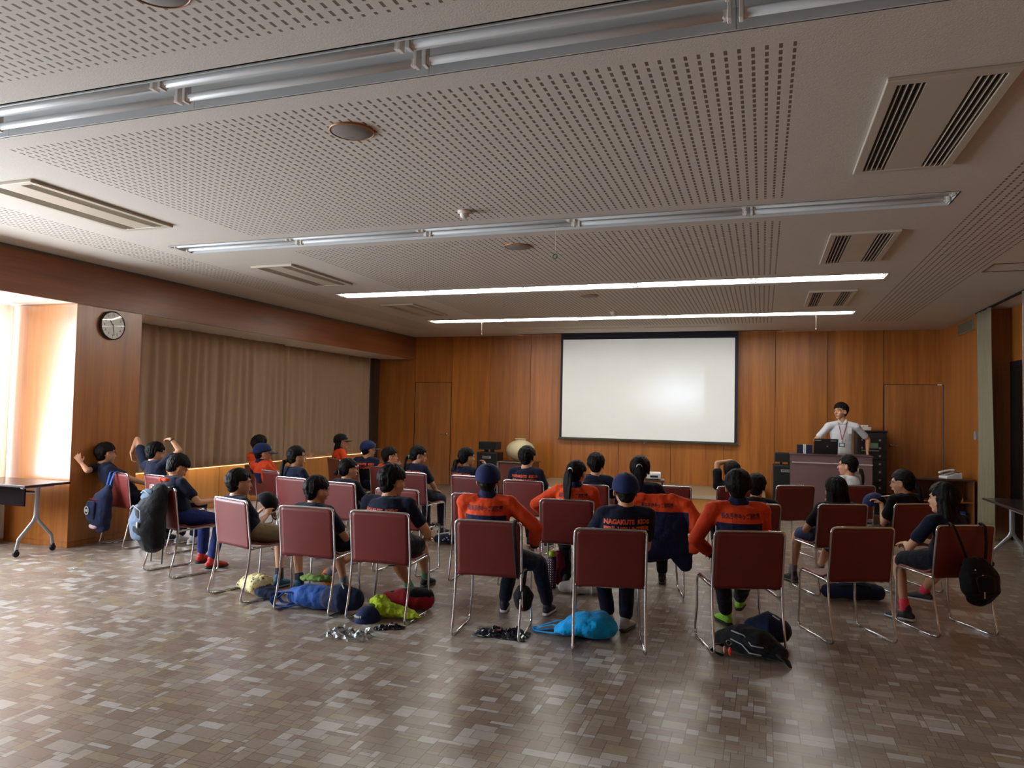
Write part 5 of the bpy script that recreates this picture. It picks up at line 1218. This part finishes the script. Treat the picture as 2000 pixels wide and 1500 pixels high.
# pouch on a strap
q = lp('C4', 1022, 1168, .10); r = hang('C4', 'pouch', 'small black pouch on a long strap hung over the fourth chair of the nearest row', x=q.x, y=q.y, z=q.z)
mb = MB(); mb.loft([(0, 0, .06), (0, 0, .02), (0, 0, -.06)], [(.05, .03), (.075, .04), (.055, .03)], (1, 0, 0), 16, 2); mb.fuse('bag_body', F_BLACK, r, .007, 2, (.004, 16))
x_ = .19 - q.x; strap(r, [(x_, .03 - q.y + .03, .79 - q.z), (x_, .04 - q.y, .818 - q.z), (x_ - .005, .005 - q.y, .78 - q.z), (x_ + .01, .02 - q.y, .60 - q.z), (x_ + .02, .045 - q.y, .44 - q.z), (.02, -.03, .20), (0, 0, .08)], F_BLACK, .013)
mb = MB(); mb.tube([(.0, -.044, .05), (.005, -.046, -.05)], .003, 6); mb.build('zip', m_silver, r); mb = MB(); mb.ell((.006, -.046, -.065), (.005, .004, .012)); mb.build('red_pull', F_RED, r)
# jacket hung over a chair
r = hang('G', 'hung_jacket', 'orange and navy jacket hung over the back of a second row chair', 'jacket')
mb = MB(); mb.loft([(0, .035, .855), (0, .035, .80), (0, .02, .68), (0, .0, .52), (.03, -.01, .38)], [(.12, .03), (.245, .045), (.262, .062), (.262, .060), (.255, .055)], (1, 0, 0), 26, 2)
mb.loft([(.12, .035, .84), (.25, .03, .79), (.315, .0, .68), (.335, -.02, .54), (.30, -.02, .42)], [(.05, .04), (.062, .05), (.066, .05), (.062, .045), (.045, .035)], (1, 0, 0), 14, 2)
mb.loft([(-.12, .035, .84), (-.245, .03, .79), (-.285, .0, .68), (-.29, -.01, .56)], [(.05, .04), (.055, .045), (.05, .045), (.04, .035)], (1, 0, 0), 14, 2)
mb.loft([(.20, .0, .42), (.22, .0, .34), (.25, -.005, .26)], [(.11, .035), (.085, .03), (.05, .02)], (1, 0, 0), 14, 1)
jk = mb.fuse('jacket_cloth', m_jacket, r, .009, 2, (.010, 8))
co = np.array([v.co[:] for v in jk.data.vertices]); slv = (np.abs(co[:, 0] + .0) > .262) & (co[:, 2] > .40); tone = np.where(slv, .05, co[:, 2] - .735)
jk.data.attributes.new('tone', 'FLOAT', 'POINT').data.foreach_set('value', tone.astype('f'))
back_print(jk, r, V(0, 0, 0), ['長久手市キッズ消防団'], m_ntext, .040, .785, 'back_lettering', .0009, width=.27)

# cloth bags on the floor
r = ground(493, 1160, 'floral_bag', 'cream and yellow patterned cloth bag lying open below the leftmost nearest chair', -15)
mb = MB(); mb.loft([(-.12, 0, .07), (-.04, 0, .085), (.05, .0, .09), (.11, .0, .10)], [(.05, .05), (.085, .07), (.10, .075), (.11, .085)], (0, 1, 0), 18, 2); mb.fuse('cloth', F_FLOR, r, .008, 1, (.014, 14))
mb = MB(); mb.loft([(.10, 0, .07), (.19, -.01, .055), (.30, .0, .035)], [(.085, .06), (.08, .05), (.05, .03)], (0, 1, 0), 16, 2); mb.fuse('navy_lining', F_NAVY, r, .008, 1, (.01, 16))
r = ground(604, 1186, 'backpack', 'blue backpack lying on its side under the second nearest chair, strap loops left', 2)
mb = MB(); mb.loft([(-.14, 0, .08), (-.04, 0, .09), (.10, .0, .09), (.22, 0, .085)], [(.06, .06), (.11, .085), (.12, .088), (.09, .075)], (0, 1, 0), 20, 3); mb.fuse('bag_body', F_BLUE, r, .008, 2, (.010, 10))
for k, (dy, z) in enumerate([(-.07, .03), (.03, .05)]): 
    mb = MB(); mb.loft([(-.12, dy, .12), (-.22, dy - .02, .12 - .02 * k), (-.28, dy - .03, .05), (-.24, dy - .03, .015), (-.14, dy - .02, .015), (-.06, dy, .03)], [(.022, .005)] * 6, (0, 1, 0), 8, 1); mb.build('strap', F_BLUE, r)
r = ground(612, 1178, 'green_cloth', 'folded olive green cloth resting on the blue backpack', 4, 'cloth')
mb = MB(); mb.loft([(-.12, .02, .185), (-.03, .02, .20), (.08, .02, .195), (.14, .02, .19)], [(.03, .018), (.07, .028), (.07, .026), (.03, .016)], (0, 1, 0), 14, 2); mb.fuse('cloth', F_GREEN, r, .007, 1, (.012, 18))
r = ground(668, 1196, 'drum_bag', 'round navy black bag between the second and third nearest chairs', 12)
mb = MB(); mb.loft([(-.09, 0, .105), (0, 0, .11), (.09, 0, .105)], [(.09, .09), (.115, .105), (.085, .085)], (0, 1, 0), 20, 3); mb.fuse('bag_body', F_NAVY, r, .008, 2, (.006, 10))
mb = MB(); mb.tube([(.03, -.06, .195), (.0, -.02, .214), (-.02, .04, .212)], .004, 6); mb.build('piping', m_silver, r)

def loose_cap(r, mat, leaves=True, letters=True, tilt=0):
    M = Matrix.Rotation(tilt, 3, 'X'); mb = MB(); vs = []; n_, m_ = 24, 9
    for j in range(m_ + 1):
        th = (PI / 2) * j / m_
        for k in range(n_):
            ph = 2 * PI * k / n_; vs.append(M @ V(.088 * math.sin(th) * math.sin(ph), .105 * math.sin(th) * math.cos(ph), .105 * math.cos(th) * (1 + .08 * math.sin(th))))
    mb.add(vs, [(j * n_ + k, (j + 1) * n_ + k, (j + 1) * n_ + (k + 1) % n_, j * n_ + (k + 1) % n_) for j in range(m_) for k in range(n_)], 0, True)
    c = mb.build('crown', mat, r); so = c.modifiers.new('thick', 'SOLIDIFY'); so.thickness = .004; so.offset = -1
    mb = MB(); poly = [(.084 * math.sin(a), .100 * math.cos(a)) for a in np.linspace(-1.05, 1.05, 13)] + [(.088 * math.sin(a), .100 * math.cos(a) + .068) for a in np.linspace(1.0, -1.0, 13)]
    mb.prism(poly, lambda u, w, d: M @ V(u, w, d - .35 * max(0, w - .06)), .006, .010); mb.build('brim', mat, r)
    if leaves:
        mb = MB()
        for k in range(7): a = -.75 + .25 * k; mb.ell(M @ V(.088 * math.sin(a), .100 * math.cos(a) + .050, .0125 - .35 * (.04 + .1 * math.cos(a) - .05)), (.009, .005, .002), M, 8)
        mb.build('brim_leaves', m_gold, r)
    if letters:
        mb = MB()
        for k in range(6): a = -.35 + .14 * k; mb.ell(M @ V(.088 * math.sin(a), .108 * math.cos(a), .050), (.006, .004, .010), M, 8)
        mb.build('cap_emblem', m_silver, r)
r = ground(718, 1212, 'cap', 'navy cap with gold script on the floor beside the lime cloth', 165, 'cap'); loose_cap(r, m_cap)
r = ground(762, 1208, 'lime_cloth_bag', 'crumpled lime green cloth bag below the third nearest chair', 6)
mb = MB(); mb.loft([(-.12, 0, .08), (-.07, .0, .085), (-.02, 0, .07)], [(.05, .075), (.075, .085), (.06, .065)], (0, 1, 0), 16, 2); mb.loft([(-.02, 0, .065), (.07, .02, .055), (.17, .03, .03), (.22, .02, .02)], [(.06, .055), (.06, .045), (.05, .025), (.03, .012)], (0, 1, 0), 14, 2)
mb.fuse('cloth', F_LIME, r, .007, 1, (.018, 17)); mb = MB(); mb.ell((-.12, -.068, .10), (.03, .006, .02)); mb.build('dark_print', fabric('dark_green_print', srgb(70, 90, 40), .8), r)
r = ground(790, 1190, 'sports_bag', 'dark red and black bag behind the lime cloth below the third nearest chair', 20)
mb = MB(); mb.loft([(-.14, 0, .07), (0, .0, .085), (.16, 0, .08)], [(.06, .06), (.10, .08), (.08, .075)], (0, 1, 0), 18, 2); mb.fuse('bag_body', F_RED, r, .008, 2, (.008, 12))
mb = MB(); mb.loft([(-.10, 0, .11), (.06, .0, .125), (.17, 0, .11)], [(.04, .03), (.085, .05), (.07, .055)], (0, 1, 0), 16, 2); mb.fuse('black_flap', F_BLACK, r, .008, 2, (.006, 12))
def crumple(root, name, mat, w, d, h, seed, n=26):
    mb = MB(); vs = []
    for j in range(n + 1):
        for i in range(n + 1):
            u, v_ = i / n - .5, j / n - .5; e = max(0, 1 - (2 * max(abs(u), abs(v_))) ** 4)
            z = .004 + h * e * abs(noise.noise(V(u * 6 + seed, v_ * 6, 0)) + .5 * noise.noise(V(u * 15, v_ * 15 + seed, 3))) * 1.6
            vs.append((u * w + .012 * noise.noise(V(u * 9, v_ * 9, seed)), v_ * d + .02 * noise.noise(V(u * 7, v_ * 7, seed + 9)), z))
    mb.add(vs, [(j * (n + 1) + i, j * (n + 1) + i + 1, (j + 1) * (n + 1) + i + 1, (j + 1) * (n + 1) + i) for j in range(n) for i in range(n)], 0, False)
    o = mb.build(name, mat, root, fix=False); so = o.modifiers.new('thick', 'SOLIDIFY'); so.thickness = .0008; return o
o = crumple(None, 'plastic_bag', m_plast, .34, .24, .06, 3, 16); w = onz(682, 1242, 0); o.location = w; tag(o, 'crumpled clear plastic bag on the bare floor in front of the chairs', 'plastic bag')
o = crumple(None, 'plastic_bag', m_plast, .18, .14, .05, 8); w = onz(846, 1030, .445); o.location = w; tag(o, 'small clear plastic bag on the seat of the empty second row chair', 'plastic bag')
m_pack = plain('black_wrapper', (.012, .013, .022), .18)
r = ground(760, 1228, 'wrapped_packet', 'narrow dark shiny packet lying before the lime cloth', 30, 'packet'); crumple(r, 'wrapper', m_pack, .22, .07, .03, 5)
mb = MB(); mb.box((.02, 0, .030), (.04, .03, .004)); mb.build('white_label', m_silver, r)
r = ground(980, 1240, 'wrapped_clothing', 'flat dark clothing in shiny film lying beside the sky blue bag', 4, 'packet'); crumple(r, 'wrapper', m_pack, .38, .20, .040, 12)
mb = MB(); mb.box((-.03, -.02, .036), (.05, .022, .003), rot=Matrix.Rotation(.3, 3, 'Z')); mb.build('red_print', F_RED, r)
o = crumple(r, 'clear_film', m_plast, .41, .23, .035, 15, 14)
# sky blue tote
r = ground(1140, 1243, 'tote_bag', 'bright sky blue cloth tote bag lying on the floor, handles to the left', -4)
mb = MB(); mb.loft([(-.17, 0, .04), (-.10, 0, .07), (.02, 0, .09), (.12, 0, .09), (.17, 0, .08)], [(.14, .025), (.165, .06), (.165, .085), (.15, .085), (.12, .07)], (0, 1, 0), 22, 2); mb.fuse('cloth', F_CYAN, r, .008, 1, (.016, 9))
for dy in (-.07, .07):
    mb = MB(); mb.loft([(-.14, dy + .035, .055), (-.22, dy * .9 + .03, .06), (-.34, dy * .2, .02), (-.37, dy * .1 - .01, .012), (-.33, dy * .2 - .05, .012), (-.22, dy * .8 - .035, .02), (-.14, dy - .035, .03)], [(.016, .003)] * 7, (0, 1, 0), 8, 1); mb.build('handle', F_CYAN, r)
# bottle and bags between the middle chairs
m_dots = NT('polka_dots'); v = m_dots.co(); vo = m_dots.n('ShaderNodeTexVoronoi'); vo.inputs['Scale'].default_value = 48; vo.inputs['Randomness'].default_value = .1; m_dots.l(v, vo.inputs['Vector'])
m_dots.setc(m_dots.mix(m_dots.math('LESS_THAN', vo.outputs['Distance'], .28), c4(srgb(60, 26, 60)), c4(srgb(220, 220, 226))), .5); m_dots = m_dots.m
r = ground(1077, 1148, 'bottle', 'purple polka dotted bottle holder standing behind the fourth nearest chair', 0, 'bottle')
MB().lathe([(0, 0), (.038, 0), (.042, .01), (.042, .25), (.036, .275), (0, .278)], n=24).build('holder', m_dots, r)
MB().lathe([(0, .278), (.03, .278), (.032, .285), (.032, .32), (0, .325)], n=20).build('cap', plain('lime_plastic', srgb(170, 190, 30), .4), r)
r = ground(1090, 1146, 'drawstring_bag', 'crimson cloth drawstring bag leaning beside the dotted bottle', 0)
mb = MB(); mb.loft([(.015, .02, .05), (.02, .02, .12), (.005, .03, .24), (-.01, .03, .30)], [(.045, .04), (.05, .04), (.04, .03), (.03, .02)], (1, 0, 0), 14, 2); mb.fuse('cloth', F_CRIM, r, .007, 1, (.01, 16))
r = ground(1132, 1160, 'tote_bag', 'greyish white flat tote bag on the floor behind the fifth nearest chair', 10)
mb = MB(); mb.loft([(-.15, 0, .05), (-.05, 0, .06), (.14, .0, .045)], [(.04, .045), (.07, .055), (.06, .04)], (0, 1, 0), 16, 2); mb.fuse('cloth', F_TOTE, r, .008, 2, (.008, 12))
# black backpack under the sixth chair
r = ground(1462, 1282, 'backpack', 'black backpack with pale piping and a red key ring lying below the sixth chair', -6)
mb = MB(); mb.loft([(-.17, .05, .08), (-.06, .03, .10), (.08, .0, .095), (.20, -.04, .06)], [(.06, .06), (.115, .09), (.12, .085), (.06, .045)], (0, 1, 0), 22, 3); mb.fuse('bag_body', F_BLACK, r, .008, 2, (.008, 12))
mb = MB(); mb.tube([(-.10, -.055, .165), (-.02, -.075, .150), (.03, -.115, .105), (.10, -.11, .10)], .0045, 6); mb.tube([(-.10, -.085, .12), (-.03, -.10, .10), (.02, -.125, .06), (.09, -.12, .055)], .0045, 6); mb.build('piping', plain('pale_piping', (0, 0, 0)), r)
mb = MB(); mb.loft([(.17, -.05, .07), (.24, -.10, .035), (.26, -.12, .012)], [(.04, .02), (.035, .012), (.03, .006)], (0, 1, 0), 10, 1); mb.build('strap', F_BLACK, r); mb = MB(); mb.loft([(-.16, .0, .06), (-.21, -.03, .05), (-.22, -.06, .02), (-.15, -.10, .012)], [(.022, .005)] * 4, (0, 1, 0), 8, 1); mb.build('strap', F_BLACK, r)
mb = MB(); mb.tube([(-.11 + .016 * math.cos(a), -.105, .10 + .016 * math.sin(a)) for a in np.linspace(0, 2 * PI, 14)], .002, 6); mb.build('key_ring', m_chrome, r)
mb = MB(); mb.ell((-.10, -.118, .05), (.012, .008, .028)); mb.build('red_charm', plain('red_charm', srgb(210, 50, 30), .4), r)
mb = MB(); mb.ell((-.135, -.115, .055), (.010, .008, .024)); mb.build('pink_charm', plain('pink_charm', srgb(190, 120, 110), .5), r)
r = ground(1500, 1258, 'drum_bag', 'round navy bag with a short pale stripe behind the black backpack', 0)
mb = MB(); mb.loft([(-.08, 0, .10), (.0, 0, .115), (.07, 0, .10)], [(.08, .08), (.12, .11), (.085, .085)], (0, 1, 0), 20, 3); mb.fuse('bag_body', F_NAVY, r, .008, 2, (.006, 10))
mb = MB(); mb.tube([(.03, -.05, .208), (.07, -.06, .188)], .005, 6); mb.build('stripe', m_silver, r)
r = ground(1665, 1172, 'dark_bag', 'low dark bag on the floor behind the empty seventh chair', 14)
mb = MB(); mb.loft([(-.20, 0, .07), (0, 0, .085), (.20, 0, .075)], [(.07, .06), (.11, .08), (.08, .07)], (0, 1, 0), 18, 2); mb.fuse('bag_body', F_NAVY, r, .008, 2, (.010, 10)); mb = MB(); mb.tube([(-.12, -.07, .13), (0, -.10, .15), (.12, -.08, .13)], .008, 6); mb.build('handle', F_BLACK, r)
r = ground(874, 1062, 'dark_bag', 'small dark bag with white marks on the floor under the second row gap', 0)
mb = MB(); mb.loft([(-.13, 0, .05), (0, 0, .06), (.13, 0, .055)], [(.06, .045), (.09, .055), (.06, .045)], (0, 1, 0), 16, 2); mb.fuse('bag_body', F_NAVY, r, .008, 2, (.008, 12)); mb = MB()
for x, z in [(.0, .07), (.03, .085), (.05, .065), (-.02, .055)]: mb.ell((x, -.09, z), (.012, .006, .006))
mb.build('white_marks', m_silver, r)
# things held
r = hang('C1', 'cap', 'dark cap with gold leaves held up by the boy of the leftmost nearest chair', 'cap'); q = lp('C1', 519, 984, .52); CM = Matrix.Rotation(-1.9, 3, 'Y') @ Matrix.Rotation(.4, 3, 'X')
a = math.radians(-18); r.location = V(-4.06 + q.x * math.cos(a) - q.y * math.sin(a), 4.75 + q.x * math.sin(a) + q.y * math.cos(a), q.z); r.rotation_euler = (math.radians(-48), math.radians(10), math.radians(-62)); loose_cap(r, m_bcap)
def flat(key, px, py, yl, size, name, label, cat, mat, rot=(0, 0, 0)):
    q = lp(key, px, py, yl); x, y, d = CH[key]; a = math.radians(d)
    o = MB().box((0, 0, 0), size).build(name, mat, bevel=.0005); o.location = (x + q.x * math.cos(a) - q.y * math.sin(a), y + q.x * math.sin(a) + q.y * math.cos(a), q.z)
    o.rotation_euler = (math.radians(rot[0]), math.radians(rot[1]), math.radians(d + rot[2])); return tag(o, label, cat)
m_paper = plain('white_paper', srgb(216, 214, 208), .8, var=.02)
flat('A3', 398, 978, .56, (.20, .15, .004), 'paper_sheet', 'white sheet on the lap of the boy beside the grey black backpack', 'paper', m_paper, (6, 0, 10))
flat('S', 776, 906, .36, (.10, .004, .05), 'white_card', 'small white card held at the chin of the glasses boy', 'card', m_paper, (20, -25, 40))
flat('GG', 1738, 968, .50, (.26, .18, .006), 'booklet', 'open white booklet held out by the girl with glasses', 'booklet', m_paper, (-8, 6, 62))
r = hang('GG', 'cap', 'navy cap held with the booklet by the girl with glasses', 'cap'); q = lp('GG', 1708, 984, .52); x, y, d = CH['GG']; a = math.radians(d)
r.location = V(x + q.x * math.cos(a) - q.y * math.sin(a), y + q.x * math.sin(a) + q.y * math.cos(a), q.z); r.rotation_euler = (math.radians(-20), 0, math.radians(100)); loose_cap(r, m_cap, False, False)
w = onz(1480, 1181, 0); o = MB().box((0, 0, .004), (.022, .016, .008)).build('paper_scrap', m_paper, bevel=.002); o.location = w; tag(o, 'tiny white paper scrap on the floor beyond the sixth chair', 'paper scrap')
